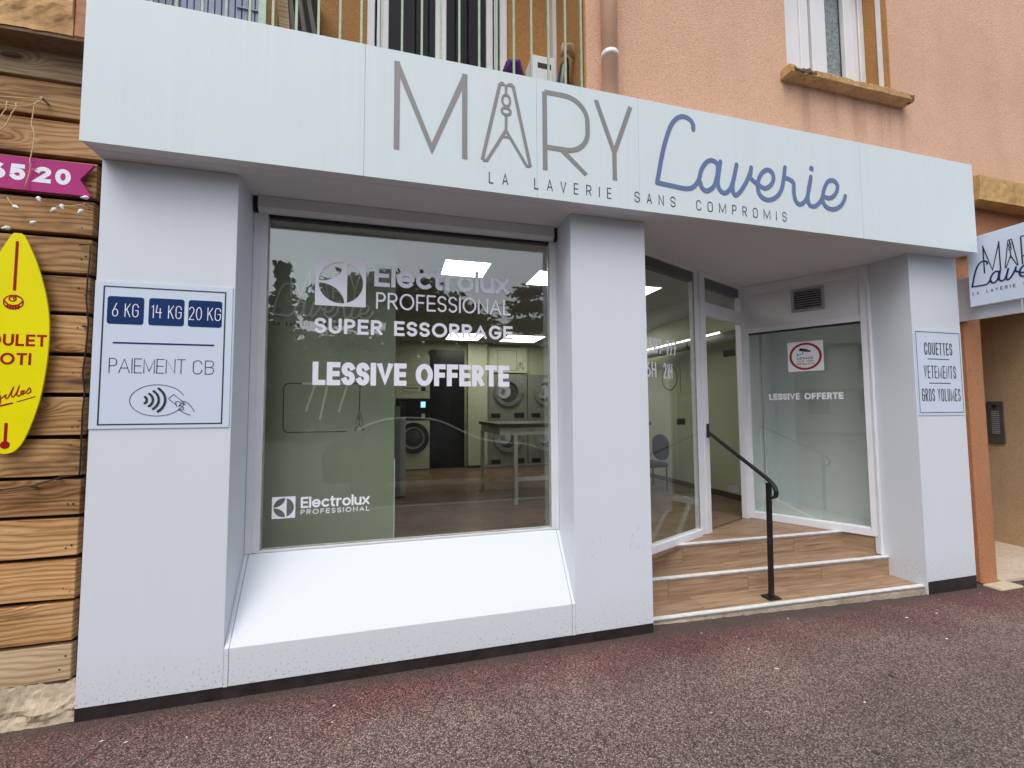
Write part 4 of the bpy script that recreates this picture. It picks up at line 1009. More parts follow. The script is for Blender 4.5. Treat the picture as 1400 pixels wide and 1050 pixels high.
# right display window on the other diagonal
C0 = Vector((3.802, 1.30)); C1 = Vector((4.386, .352)); tW = (C1-C0).normalized(); nW = Vector((tW[1], -tW[0]))
LW = (C1-C0).length
rw = thing('side_window', 'narrow white framed shop window on the right of the doorway with a vent above', 'window', (4.1, .8, .285))
def wbox(name, mat, parent, a, b, z0, z1, d0=-.03, d1=.03, **kw):
    return MB().obox(C0+tW*a, C0+tW*b, z0, z1, d0, d1, nW).done(name, mat, parent, **kw)
wbox('frame_post', 'frame', rw, .0, .062, .286, ZS-.001, bevel=.003); wbox('frame_post', 'frame', rw, LW-.062, LW-.008, .286, ZS-.001, bevel=.003)
wbox('bottom_rail', 'frame', rw, .062, LW-.062, .286, .358, bevel=.003); wbox('inner_rail', 'frame', rw, .062, LW-.062, .3585, .368, -.02, .012)
wbox('transom', 'frame', rw, .062, LW-.062, 2.335, 2.39, bevel=.003); wbox('dark_gasket', 'rubber', rw, .062, LW-.062, 2.318, 2.335, -.02, .02)
wbox('top_rail', 'frame', rw, .062, LW-.062, 2.785, ZS-.001, bevel=.003); wbox('infill_panel', 'frame', rw, .062, LW-.062, 2.39, 2.785, -.01, .008)
wbox('pane', 'glass', rw, .062, LW-.062, .368, 2.318, .0, .008)
MB().box(4.352, 4.3865, .325, .375, .13, ZS-.001).done('corner_trim', 'frame', rw, bevel=.003)
vt = thing('wall_vent', 'small square metal louvred vent in the white panel above the side window', 'vent', (4.13, .76, 2.5))
def wv(a, b, z0, z1, d0, d1): return MB().obox(C0+tW*a, C0+tW*b, z0, z1, d0, d1, nW)
va, vb_ = .485, .775
m_ = wv(va, va+.026, 2.505, 2.752, .009, .018); 
for args in ((vb_-.026, vb_, 2.505, 2.752), (va+.026, vb_-.026, 2.505, 2.530), (va+.026, vb_-.026, 2.727, 2.752)):
    q_ = wv(args[0], args[1], args[2], args[3], .009, .018); m_.add(q_.v, q_.f)
m_.done('vent_frame', 'steel', vt)
wv(va+.02, vb_-.02, 2.52, 2.74, .0085, .0095).done('backing', 'black', vt)
for i in range(8):
    z = 2.535 + i*.0245
    P0 = C0+tW*(va+.026); P1 = C0+tW*(vb_-.026)
    a0 = P0+nW*.010; a1 = P1+nW*.010; b0 = P0+nW*.019; b1 = P1+nW*.019
    MB().add([(a0[0],a0[1],z+.013),(a1[0],a1[1],z+.013),(b1[0],b1[1],z),(b0[0],b0[1],z),(a0[0],a0[1],z+.016),(a1[0],a1[1],z+.016),(b1[0],b1[1],z+.003),(b0[0],b0[1],z+.003)],
             [(0,3,2,1),(4,5,6,7),(0,1,5,4),(1,2,6,5),(2,3,7,6),(3,0,4,7)]).done('louvre', 'steel', vt)
PW = Pl((C0[0]+nW[0]*.0085, C0[1]+nW[1]*.0085, 0), (tW[0], tW[1], 0), (nW[0], nW[1], 0))
def sw_(x): return (x - C0[0]) / tW[0]
lettering('lettering', PW, 'LESSIVE OFFERTE', sw_(3.929), sw_(4.269), 1.583, 1.650, .014, 'wvinyl', rw, gap=.12, sp=.3)
st = thing('camera_warning_sticker', 'square white sticker with a red ring and a black surveillance camera', 'sticker', (4.11, .79, 1.88))
a_, b_ = sw_(4.029), sw_(4.193); ca_ = (a_+b_)/2; cz_ = 2.033; 
quadp('sheet', PW, a_, b_, 1.878, 2.188, 'wink', st, .0005)
strokes('red_ring', PW, [arc(ca_, cz_, .132, .132, 0, 360, 40)], .022, 'redp', st, .0009, False)
strokes('camera_symbol', PW, [[(ca_-.050,cz_+.075),(ca_+.020,cz_+.058)],[(ca_+.02,cz_+.055),(ca_+.048,cz_+.050)],[(ca_-.018,cz_+.05),(ca_-.022,cz_+.025),(ca_-.065,cz_+.018)],[(ca_-.072,cz_+.03),(ca_-.068,cz_+.006)]], [.030,.020,.006,.008], 'ink', st, .0009, False)
lettering('lettering', PW, 'LOCAUX', ca_-.072, ca_+.068, cz_-.032, cz_-.006, .0055, 'ink', st, .0009, gap=.2)
lettering('lettering', PW, 'SOUS VIDEO', ca_-.072, ca_+.072, cz_-.060, cz_-.043, .0028, 'ink', st, .0009, gap=.25)
lettering('lettering', PW, 'SURVEILLANCE', ca_-.078, ca_+.074, cz_-.088, cz_-.070, .0032, 'ink', st, .0009, gap=.25)
# niche behind the side window
nc = thing('window_niche', 'empty pale blue display niche behind the side window', 'niche', (4.3, 1.2, .3))
N0, N1, N2, N3 = (3.862,1.325), (4.64,1.72), (4.67,.40), (4.40,.385)
MB().prism([N3, N2, N1, N0, (3.85,1.31)], .32, .342).done('shelf', 'bluew', nc)
MB().prism([N3, N2, N1, N0, (3.85,1.31)], 2.50, 2.52).done('top', 'bluew', nc)
MB().obox(N0, N1, .342, 2.5, 0, .02).done('side_panel', 'bluew', nc); MB().obox(N1, N2, .342, 2.5, -.02, 0).done('back_panel', 'bluew', nc)
MB().obox((4.20,1.478), (4.245,1.50), .342, 2.5, .021, .03).done('corner_strip', 'pvc', nc)

# steps
stp = thing('entrance_steps', 'three low steps tiled in wood look planks with white metal nosings', 'steps', (3.1, .3, -.1))
z1_, z2_, z3_ = -.036, .124, .285
L1 = ((1.747,.108),(4.386,.018)); L2 = ((1.747,.400),(4.386,.288)); L3 = ((2.290,.655),(4.235,.590))
def lerpx(L, x): return L[0][1] + (L[1][1]-L[0][1])*(x-L[0][0])/(L[1][0]-L[0][0])
MB().prism([(L1[0][0],L1[0][1]+.012),(L1[1][0],L1[1][1]+.012),(4.386,.6),(1.747,.9)], -.16, z1_-.010).done('base', 'grout', stp)
MB().prism([(L2[0][0],L2[0][1]+.012),(L2[1][0],L2[1][1]+.012),(4.386,.7),(1.747,.9)], -.12, z2_-.010).done('base', 'grout', stp)
reg1 = [L1[0], L1[1], (4.386,.300), (1.747,.413)]
tiles(reg1, 'step', stp, z1_, .9, .60, .009, .003, 1.40, -.02, .35)
plat = [L3[0], L3[1], (4.370,.372), (3.80,1.29), (1.79,.425)]
reg2 = [L2[0], L2[1], (4.370,.37), (4.225,.600), (2.30,.668), (1.747,.425)]
tiles(reg2, 'step', stp, z2_, .9, .60, .009, .003, 1.9, .2, .35)
reg3 = [L3[0], L3[1], (3.80,1.29)]
MB().prism([(L3[0][0],L3[0][1]+.012),(L3[1][0],L3[1][1]+.012),(4.36,.395),(3.83,1.27),(3.80,1.33),(1.745,.44),(1.76,.44)], .0, z3_-.010).done('base', 'grout', stp)
tiles(reg3, 'step', stp, z3_, .9, .20, .009, .003, 1.6, .55, .37)
MB().prism([onS(1.747)-nS*.02, onS(3.80)-nS*.02, onS(3.80)+nS*.05, onS(1.747)+nS*.05], z3_-.03, z3_-.0005).done('threshold', 'lino', stp)
# risers in tiles
def riser(P0, P1, z0, z1, n, d=.008):
    P0 = Vector(P0); P1 = Vector(P1)
    for i in range(n):
        a = P0.lerp(P1, i/n) + (P1-P0).normalized()*.0015; b = P0.lerp(P1, (i+1)/n) - (P1-P0).normalized()*.0015
        MB().obox(a, b, z0, z1, 0, d).done('riser_tile', 'riser', stp)
riser((L2[0][0],L2[0][1]+.012), (2.13,.400-.004), z1_+.001, z2_-.012, 1); riser((2.13,.396), (4.386,.300), z1_+.001, z2_-.012, 3)
riser((L3[0][0]-.02,L3[0][1]+.014), (2.47,.663), z2_+.001, z3_-.012, 1); riser((2.47,.663), (L3[1][0]+.02,L3[1][1]+.012), z2_+.001, z3_-.012, 3)
riser((1.750,.425), (2.28,.663), z2_+.001, z3_-.024, 1); riser((4.205,.655), (4.37,.385), z2_+.001, z3_+.001, 1)
def nosing(L, z, xr):
    P0 = Vector(L[0]); P1 = Vector(L[1]); t = (P1-P0).normalized(); nn = Vector((t[1],-t[0])); P1 = P0 + t*((xr-P0[0])/t[0])
    ns = MB().obox(P0, P1, z-.002, z+.005, -.036, .004).done('nosing', 'nosing', stp)
    MB().obox(P0, P1, z-.016, z-.0025, -.004, .0035).done('nosing_edge', 'nosedge', ns)
nosing(L1, z1_, 4.386); nosing(L2, z2_, 4.386); nosing(((2.285,.657),L3[1]), z3_, 4.235)
box('front_board', 'nosedge', stp, 1.75, 1.7501, .1, .1001, -.1, -.1) if False else None
mv = []; mf = []; nq = 150
for i in range(nq+1):
    x = 1.75+2.632*i/nq; y = lerpx(L1, x); nn_ = NZ.noise(Vector((x*9, 0, 0)))*.008 + NZ.noise(Vector((x*31, 5, 0)))*.004
    mv += [(x, y+.002+nn_*.3, z1_-.0165), (x, y-.004+nn_, z1_-.028), (x, y-.010+nn_*1.6, gz(x)-.004), (x, y+.08, gz(x)-.02), (x, y+.08, z1_-.0165)]
for i in range(nq):
    for q in range(4): mf.append((5*i+q, 5*i+5+q, 5*i+6+q, 5*i+q+1))
mesh('mortar_bed', mv, mf, 'mortar', stp)

# handrail
hr = thing('handrail', 'black metal handrail post and sloping bar on the entrance steps', 'handrail', (2.93, .171, -.03))
MB().box(2.875, 2.985, .125, .225, z1_+.005, z1_+.015).done('base_plate', 'black', hr, bevel=.002)
MB().add([(2.914,.155,-.03),(2.946,.155,-.03),(2.946,.187,-.03),(2.914,.187,-.03),(2.930,.155,.885),(2.962,.155,.885),(2.962,.187,.885),(2.930,.187,.885)],
    [(0,3,2,1),(4,5,6,7),(0,1,5,4),(1,2,6,5),(2,3,7,6),(3,0,4,7)]).done('post', 'black', hr, bevel=.002)
def flatbar(pts, wx, th):   # path in (y,z), bar width wx along X, thickness th
    mb = MB(); P = [Vector(p) for p in pts]; n = len(P)
    for i, p in enumerate(P):
        t = (P[min(i+1,n-1)]-P[max(i-1,0)]).normalized(); nn = Vector((-t[1], t[0]))
        a = p+nn*th/2; b = p-nn*th/2
        mb.v += [(2.948-wx/2,a[0],a[1]),(2.948+wx/2,a[0],a[1]),(2.948+wx/2,b[0],b[1]),(2.948-wx/2,b[0],b[1])]
    for i in range(n-1):
        a = 4*i; b = a+4
        for q in range(4): mb.f.append((a+q, a+(q+1)%4, b+(q+1)%4, b+q))
    mb.f += [(0,1,2,3), (4*n-1,4*n-2,4*n-3,4*n-4)]
    return mb
rail = [(.915,1.285),(.20,.925)] + [(.150+.0*k,.0) for k in range(0)] + [(.17,.908),(.14,.888),(.112,.858),(.100,.825),(.105,.792),(.125,.772),(.150,.772)]
flatbar(rail, .036, .018).done('rail', 'black', hr, bevel=.002)
MB().obox(onS(2.91), onS(2.955), 1.21, 1.345, .0455, .053, nS).done('wall_plate', 'black', hr, bevel=.002)

# boards on the pillars
CBp = Pl((0, -.0055, 0), (1,0,0), (0,-1,0))
cbs = thing('payment_board', 'pale blue notice board with three navy weight labels and a contactless card drawing', 'sign', (-1.24, 0, 1.41))
MB().box(-1.5625, -.915, -.0052, -.0004, 1.408, 2.198).done('board', 'panel', cbs)
rect_border('border', CBp, -1.522, -.951, 1.430, 2.169, .007, 'ink', cbs)
for (x0, x1) in ((-1.505,-1.339), (-1.317,-1.150), (-1.131,-.966)):
    quadp('label_patch', CBp, x0, x1, 1.967, 2.117, 'navy', cbs, .0006, .014)
lettering('lettering', CBp, '6 KG', -1.482, -1.363, 2.007, 2.080, .0042, 'wink', cbs, .0012, gap=.18, sp=.2, nar=True)
lettering('lettering', CBp, '14 KG', -1.304, -1.162, 2.007, 2.080, .0042, 'wink', cbs, .0012, gap=.18, sp=.2, nar=True)
lettering('lettering', CBp, '20 KG', -1.127, -.971, 2.005, 2.079, .0042, 'wink', cbs, .0012, gap=.16, sp=.15, nar=True)
strokes('rule', CBp, [[(-1.473,1.866),(-.999,1.866)]], .009, 'navy', cbs, caps=False)
lettering('lettering', CBp, 'PAIEMENT', -1.486, -1.135, 1.704, 1.784, .0042, 'ink', cbs, gap=.12)
lettering('lettering', CBp, 'CB', -1.099, -.996, 1.702, 1.780, .0042, 'ink', cbs, gap=.16, nar=True)
e_ = arc(-1.259,1.558,.127,.0845,18,352,40)
strokes('card_drawing', CBp, [e_, [(-1.209,1.567),(-1.185,1.590),(-1.138,1.549),(-1.160,1.527)], [(-1.209,1.567),(-1.174,1.535)],
    smooth_pts([(-1.167,1.523),(-1.174,1.545),(-1.166,1.553),(-1.14,1.54),(-1.126,1.536)],3), smooth_pts([(-1.149,1.553),(-1.123,1.549),(-1.099,1.522),(-1.084,1.496)],3),
    smooth_pts([(-1.158,1.523),(-1.150,1.529),(-1.137,1.518),(-1.138,1.507),(-1.152,1.507),(-1.159,1.516)],3), smooth_pts([(-1.155,1.505),(-1.136,1.492),(-1.117,1.483),(-1.101,1.477)],3)], .0034, 'ink', cbs, caps=False)
wv_ = [arc(xm-h_/.82, 1.560, h_/.82, h_/.82, 55, -55, 10) for xm, h_ in ((-1.308,.017),(-1.280,.033),(-1.253,.048),(-1.223,.062))]
strokes('wave_symbol', CBp, wv_, .0115, 'ink', cbs, off=.0016)
rsb = thing('services_board', 'narrow pale blue notice board listing laundry types on the right pillar', 'sign', (4.7, 0, 1.44))
MB().box(4.405, 4.990, -.0052, -.0004, 1.425, 2.19).done('board', 'panel', rsb)
rect_border('border', CBp, 4.424, 4.968, 1.449, 2.167, .006, 'ink', rsb)
lettering('lettering', CBp, 'COUETTES', 4.517, 4.868, 1.962, 2.074, .0115, 'ink', rsb, gap=.22, nar=True)
strokes('rule', CBp, [[(4.552,1.926),(4.822,1.926)]], .008, 'ink', rsb, caps=False)
lettering('lettering', CBp, 'VETEMENTS', 4.497, 4.898, 1.752, 1.867, .0102, 'ink', rsb, gap=.24, nar=True)
strokes('rule', CBp, [[(4.552,1.710),(4.822,1.710)]], .008, 'ink', rsb, caps=False)
lettering('lettering', CBp, 'GROS VOLUMES', 4.456, 4.938, 1.548, 1.662, .0098, 'ink', rsb, gap=.24, sp=.2, nar=True)

# projecting sign
BS = Pl((5.0295, 0, 0), (0,-1,0), (-1,0,0))
bs = thing('projecting_sign', 'pale grey projecting sign reading MARY Laverie at the right end', 'sign', (5.06, -.4, 2.4))
MB().box(5.03, 5.10, -1.15, -.068, 2.402, 3.031).done('board', 'panel', bs, bevel=.003)
def aff(pts, sx_, ox, sz, oz): return [((a+.04)*sx_+ox, (b-3.058)*sz+oz) for a, b in pts]
for c in ('M','R','Y'): strokes('letter', BS, [aff(s_, .258, .177, .445, 2.682) for s_ in MARY[c]], .0095, 'ink', bs, caps=False)
strokes('letter', BS, [aff(PEG[k_], .258, .177, .445, 2.682) for k_ in PEGK], .0070, 'ink', bs, caps=False)
strokes('script_lettering', BS, [[((a-1.747)*.36+.092, (b-3.083)*.40+2.583) for a, b in p] for p in [smooth_pts(LAV['L'],5)]+full], .0125, 'navy', bs, off=.0018)
lettering('lettering', BS, 'LA LAVERIE SANS COMPROMIS', .09, .86, 2.505, 2.535, .004, 'ink', bs, gap=.5, sp=.6, nar=True)
o = MB().box(5.115, 5.15, -.357, .10, 2.296, 2.70).done('bracket_box', 'frame', None, bevel=.003)
tag(o, 'plain white box panel fixed behind the projecting sign', 'panel')
o = MB().box(5.16, 5.34, .04, .099, 2.95, 3.18).done('junction_box', 'frame', None, bevel=.006)
tag(o, 'small cream junction box on the orange wall above the projecting sign', 'box')

# ================================================================== INTERIOR
fl = MB().prism([(-1.6,.35),(1.74,.35),(1.74,.45),(3.80,1.345),(4.35,1.6),(4.35,6.4),(-1.6,6.4)], .20, .2755).done('shop_floor', 'grout', None, kind='structure')
reg = [(-.05,.34),(1.74,.45),(3.78,1.335),(4.35,1.58),(4.35,6.4),(-.05,6.4)]
tiles(reg, 'lino', fl, .285, 1.2, .20, .009, .002, .2, .34, .41, name='plank', maxn=290)
wl = MB().box(-1.6, 4.5, 6.40, 6.5, .2, 2.95).done('back_wall', 'cream', None, kind='structure')
wl = MB().box(4.35, 4.36, 1.62, 6.4, .2, 2.95).done('right_wall', 'cream', None, kind='structure')
wl = MB().box(-1.65, -1.6, .3, 6.4, .2, 2.95).done('left_wall', 'cream', None, kind='structure')
wl = MB().box(-.10, -.05, 3.51, 6.4, .2, 2.95).done('divider_wall', 'cream', None, kind='structure')
MB().box(4.335, 4.349, 1.64, 6.4, .286, .36).done('skirting_board', 'tabtop', None, kind='structure')
MB().box(1.42, 1.83, 6.17, 6.399, .286, .34).done('skirting_strip', 'tabtop', None, kind='structure')
MB().prism([(-1.6,.315),(1.75,.315),(1.75,.46),(3.79,1.35),(4.37,1.66),(4.37,6.42),(-1.6,6.42)], 2.905, 2.95).done('ceiling', 'ceil', None, kind='structure')
MB().prism([(-.82,.315),(1.74,.315),(1.74,.43),(-.82,.43)], 2.76, 2.905).done('ceiling_bulkhead', 'ceil', None, kind='structure')
o = MB().box(1.42, 1.83, 6.2, 6.39, .286, 2.9).done('wall_column', 'cream'); tag(o, 'pale cream column beside the dark doorway at the back', 'column')
# ceiling panels (lit)
def panel(x0, x1, y0, y1, lab):
    t_ = thing('ceiling_light', lab, 'light', ((x0+x1)/2, (y0+y1)/2, 2.9), 'lit ceiling panels')
    box('diffuser', 'lamp', t_, x0+.01, x1-.01, y0+.01, y1-.01, 2.893, 2.8975)
    f = MB(); f.box(x0, x1, y0, y0+.01, 2.89, 2.904).box(x0, x1, y1-.01, y1, 2.89, 2.904).box(x0, x0+.01, y0+.01, y1-.01, 2.89, 2.904).box(x1-.01, x1, y0+.01, y1-.01, 2.89, 2.904)
    f.done('frame', 'pvc', t_)
panel(.41, .86, 1.20, 1.68, 'lit square ceiling panel nearest above the big window')
panel(1.36, 1.86, 1.30, 1.80, 'lit square ceiling panel near the right edge of the big window')
panel(.90, 1.56, 5.05, 5.85, 'lit ceiling panel far back above the dark doorway')
panel(2.00, 2.75, 5.05, 5.85, 'lit ceiling panel far back above the dryers')
panel(2.46, 2.95, 1.55, 2.05, 'lit ceiling panel beside the middle pillar inside the entrance')
panel(3.3, 3.9, 3.7, 4.3, 'lit ceiling panel deep inside seen through the doorway')
# partition
pt = thing('partition', 'sage green display partition close behind the left of the big window', 'partition', (-.45, .5, .3))
MB().box(-.905, -.022, .5, .58, .29, 2.90).done('board', 'greenw', pt)
box('edge_strip', 'pvc', pt, -.0215, -.016, .498, .58, .29, 1.14)
PT = Pl((0, .4993, 0), (1,0,0), (0,-1,0))
strokes('line_drawing', PT, [[(-.345,1.349),(-.72,1.349)]+arc(-.72,1.384,.035,.035,270,180,6)+[(-.757,1.65)]+arc(-.722,1.65,.035,.035,180,90,6)+[(-.262,1.687),(-.264,1.49)]], .006, 'ink', pt, .0006, False)
strokes('relief_bar', PT, [[(-.635,1.684),(-.33,1.686)],[(-.562,1.665),(-.612,1.497)],[(-.480,1.66),(-.522,1.440)],[(-.352,1.66),(-.400,1.492)]], .015, 'relief', pt, .004, True)
strokes('peg_drawing', PT, [[((a-.655)*.19-.264, (b-3.068)*.25+1.352) for a, b in PEG[k_]] for k_ in PEGK], .0035, 'ink', pt, .0006, False)
sc_ = lambda p, kx, kz, ox, oz, x0_, z0_: [((a-x0_)*kx+ox, (b-z0_)*kz+oz) for a, b in p]
for c in ('M','R','Y'): strokes('letter', PT, [sc_(s_, .29, .36, -.73, 2.29, -.04, 3.058) for s_ in MARY[c]], .012, 'relief', pt, .004, False)
strokes('letter', PT, [sc_(PEG[k_], .29, .36, -.73, 2.29, -.04, 3.058) for k_ in PEGK], .006, 'relief', pt, .004, False)
strokes('script_lettering', PT, [sc_(p, .38, .42, -.835, 2.16, 1.747, 3.083) for p in [smooth_pts(LAV['L'],5)]+full], .014, 'relief', pt, .005)
lettering('lettering', PT, 'LA LAVERIE SANS COMPROMIS', -.83, -.20, 2.085, 2.115, .005, 'ink', pt, .0006, gap=.5, sp=.6, nar=True)
# grey cabinet machine
gm = thing('vending_cabinet', 'tall light grey cabinet just behind the partition edge', 'cabinet', (-.03, 3.6, .286))
MB().box(.035, .112, 3.5, 3.9, .30, 1.62).done('body', 'mgrey', gm, bevel=.004); box('front_panel', 'steel', gm, -.049, .0335, 3.5, 3.9, .30, 1.55)
box('top_grille', 'drum', gm, .036, .111, 3.494, 3.4995, 1.40, 1.62); box('foot', 'rubber', gm, -.04, .11, 3.52, 3.88, .286, .30)
# washer
def machine_door(par, c, r, y, mring, open_=False):
    d_ = MB().ring(c, r*.72, r, y-.05, y, 36).done('door', mring, par, smooth=False)
    MB().ring(c, r*(.60 if not open_ else .84), r*(.72 if not open_ else .90), y-.035, y, 36).done('inner_ring', 'steel' if not open_ else 'mgrey', d_)
    MB().dome(c, r*(.6 if not open_ else .84), y-.01, .05 if not open_ else .004).done('door_glass', 'drum', d_, smooth=True)
wm = thing('washing_machine', 'front loading washing machine with a black round door at the back wall', 'washing machine', (.3, 6.2, .286))
MB().box(-.04, .632, 6.24, 6.39, .30, 1.28).done('body', 'machine', wm, bevel=.006); MB().box(-.04, .632, 6.235, 6.39, 1.281, 1.72).done('control_panel', 'black', wm, bevel=.004)
machine_door(wm, (.31, .93), .31, 6.24, 'black')
box('screen', 'screen', wm, .455, .545, 6.228, 6.2345, 1.545, 1.66); box('card_reader', 'mgrey', wm, .47, .54, 6.226, 6.2345, 1.33, 1.42)
wp = MB().box(-.04, .632, 6.30, 6.39, 1.73, 2.62).done('wall_panel', 'machine'); tag(wp, 'cream wall panel above the washing machine', 'panel')
npn = thing('price_notice', 'small pale notice with black icons above the washing machine', 'notice', (.35, 6.29, 1.85))
box('card', 'cream', npn, .10, .60, 6.290, 6.2985, 1.84, 2.02)
PB = Pl((0, 6.2895, 0), (1,0,0), (0,-1,0))
rect_border('border', PB, .12, .58, 1.86, 2.0, .006, 'ink', npn); quadp('icon', PB, .46, .55, 1.88, 1.97, 'ink', npn)
strokes('text_line', PB, [[(.15,1.94),(.40,1.94)]], .02, 'ink', npn, caps=False)
bdk = MB().box(.645, 1.36, 6.34, 6.39, .286, 2.75).done('dark_door', 'black'); tag(bdk, 'tall black doorway panel between the washing machine and the cream column', 'door')
# dryers: two stacks of two
def dryer(x0, x1, z0, z1, lab, dark=True):
    t_ = thing('tumble_dryer', lab, 'dryer', ((x0+x1)/2, 6.2, z0), 'stacked tumble dryers')
    MB().box(x0+.004, x1-.004, 6.30, 6.395, z0+.003, z1-.003).done('body', 'dryerpan', t_, bevel=.004)
    c = ((x0+x1)/2, (z0+z1)/2+.10)
    machine_door(t_, c, .31, 6.30, 'steel', True)
    MB().ring((c[0]-.09, c[1]+.01), .0, .15, 6.278, 6.289, 28).done('drum_back', 'mgrey', t_)
    MB().ring((c[0]-.11, c[1]+.02), .02, .06, 6.262, 6.277, 20).done('hub', 'steel', t_)
    box('control', 'rubber', t_, x0+.08, x0+.28, 6.292, 6.2995, z0+.04, z0+.13); box('coin_slot', 'rubber', t_, x1-.30, x1-.08, 6.292, 6.2995, z0+.04, z0+.14)
    MB().box(c[0]+.27, c[0]+.36, 6.26, 6.2995, c[1]-.04, c[1]+.04).done('handle', 'steel', t_)
dryer(1.85, 2.74, 1.28, 2.26, 'upper tumble dryer beside the cream column'); dryer(1.85, 2.74, .30, 1.28, 'lower tumble dryer beside the cream column, behind the table')
dryer(2.75, 3.64, 1.28, 2.26, 'upper tumble dryer at the right edge of the big window'); dryer(2.75, 3.64, .30, 1.28, 'lower tumble dryer at the right edge, behind the table')
po = thing('instruction_poster', 'cream poster with lines of text above the dryers', 'poster', (2.3, 6.3, 2.27))
box('sheet', 'cream', po, 1.87, 2.74, 6.29, 6.30, 2.29, 2.83)
rect_border('border', PB, 2.08, 2.50, 2.34, 2.77, .008, 'ink', po)
strokes('text_line', PB, [[(2.13,2.70-.055*i),(2.44-(.05 if i%2 else 0),2.70-.055*i)] for i in range(6)], .012, 'mgrey', po, caps=False)
strokes('peg_drawing', PB, [[((a-.655)*.5+2.58, (b-3.068)*.3+2.36) for a, b in PEG[k_]] for k_ in PEGK], .008, 'ink', po, caps=False)
# table
tb = thing('folding_table', 'tall laundry folding table with a brown top and beige legs', 'table', (1.9, 3.2, .286))
MB().box(1.22, 3.4, 2.56, 3.89, 1.27, 1.315).done('top', 'tabtop', tb, bevel=.004)
MB().box(1.25, 3.37, 2.60, 2.63, 1.17, 1.268).box(1.25, 3.37, 3.82, 3.85, 1.17, 1.268).box(1.25, 1.28, 2.63, 3.82, 1.17, 1.268).done('apron', 'tableg', tb)
for x, y in ((1.44,2.60),(1.245,3.82),(3.33,2.60),(3.33,3.82)):
    MB().box(x, x+.05, y, y+.05, .286, 1.17).done('leg', 'tableg', tb, bevel=.003)
MB().box(1.49, 3.33, 2.61, 2.64, .58, .63).box(1.29, 3.33, 3.83, 3.86, .58, .63).done('stretcher', 'tableg', tb)
# chair
ch = thing('waiting_chair', 'dark grey upholstered chair inside the entrance by the right wall', 'chair', (3.4, 3.0, .286))
bk = MB()
pts = arc(0,0,.19,.20,0,360,24)[:-1]; fx = lambda a,b: max(-.19,min(.19,a*1.15))
bk.add([(3.90, 3.15+fx(a,b), .90+b) for a,b in pts]+[(3.95, 3.15+fx(a,b), .90+b) for a,b in pts], [tuple(range(24)), tuple(range(47,23,-1))]+[(i,(i+1)%24,24+(i+1)%24,24+i) for i in range(24)])
bk.done('backrest', 'seat', ch, bevel=.006)
MB().box(3.50, 3.92, 2.93, 3.37, .62, .69).done('seat', 'seat', ch, bevel=.02)
for x, y in ((3.54,2.97),(3.90,2.97),(3.54,3.33),(3.90,3.33)): MB().tube([(x,y,.286),(x,y,.62)], .013, 8).done('leg', 'black', ch, smooth=True)
# duct with tube lamp and round poster on the right wall
ds = thing('ceiling_duct', 'round steel duct with straps running under the ceiling by the right wall', 'duct', (4.1, 4, 2.4))
MB().tube([(4.12,1.75,2.42),(4.12,6.3,2.42)], .07, 16).done('pipe', 'ceil', ds, smooth=True)
for y in (2.6, 3.3, 4.2, 5.2): MB().tube([(4.12,y,2.42),(4.12,y+.03,2.42)], .078, 16).done('strap', 'black', ds, smooth=True)
o = MB().tube([(4.0,1.9,2.47),(4.0,6.0,2.47)], .012, 10).done('tube_lamp', 'tube', None, smooth=True); tag(o, 'lit fluorescent tube along the duct by the right wall', 'lamp')
RWp = Pl((4.3495, 0, 0), (0,1,0), (-1,0,0))
cpz = thing('round_poster', 'pale poster with a round dial drawing on the right interior wall', 'poster', (4.34, 3.4, 1.8))
box('sheet', 'cream', cpz, 4.341, 4.349, 3.2, 3.75, 1.75, 2.25)
RWp.O = Vector((4.3405,0,0)); strokes('dial', RWp, [arc(3.47,2.0,.2,.2,0,360,30)], .02, 'ink', cpz, caps=False)

# ================================================================== LITTER
lit = MB(); random.seed(21)
for _ in range(34):
    x = random.uniform(-1.4, 5.2); y = -abs(random.gauss(0, .35)) - .02; s_ = random.uniform(.003, .008)
    z = gz(x); a = random.uniform(0, PI); l = random.uniform(1, 2.4)*s_
    dx, dy = math.cos(a)*l, math.sin(a)*l
    lit.add([(x-dx,y-dy,z),(x+dy*.5,y-dx*.5,z+.001),(x+dx,y+dy,z),(x-dy*.5,y+dx*.5,z+.001),(x,y,z+s_*.7)], [(0,1,4),(1,2,4),(2,3,4),(3,0,4)])
lit.done('litter', 'litter', None, kind='stuff')

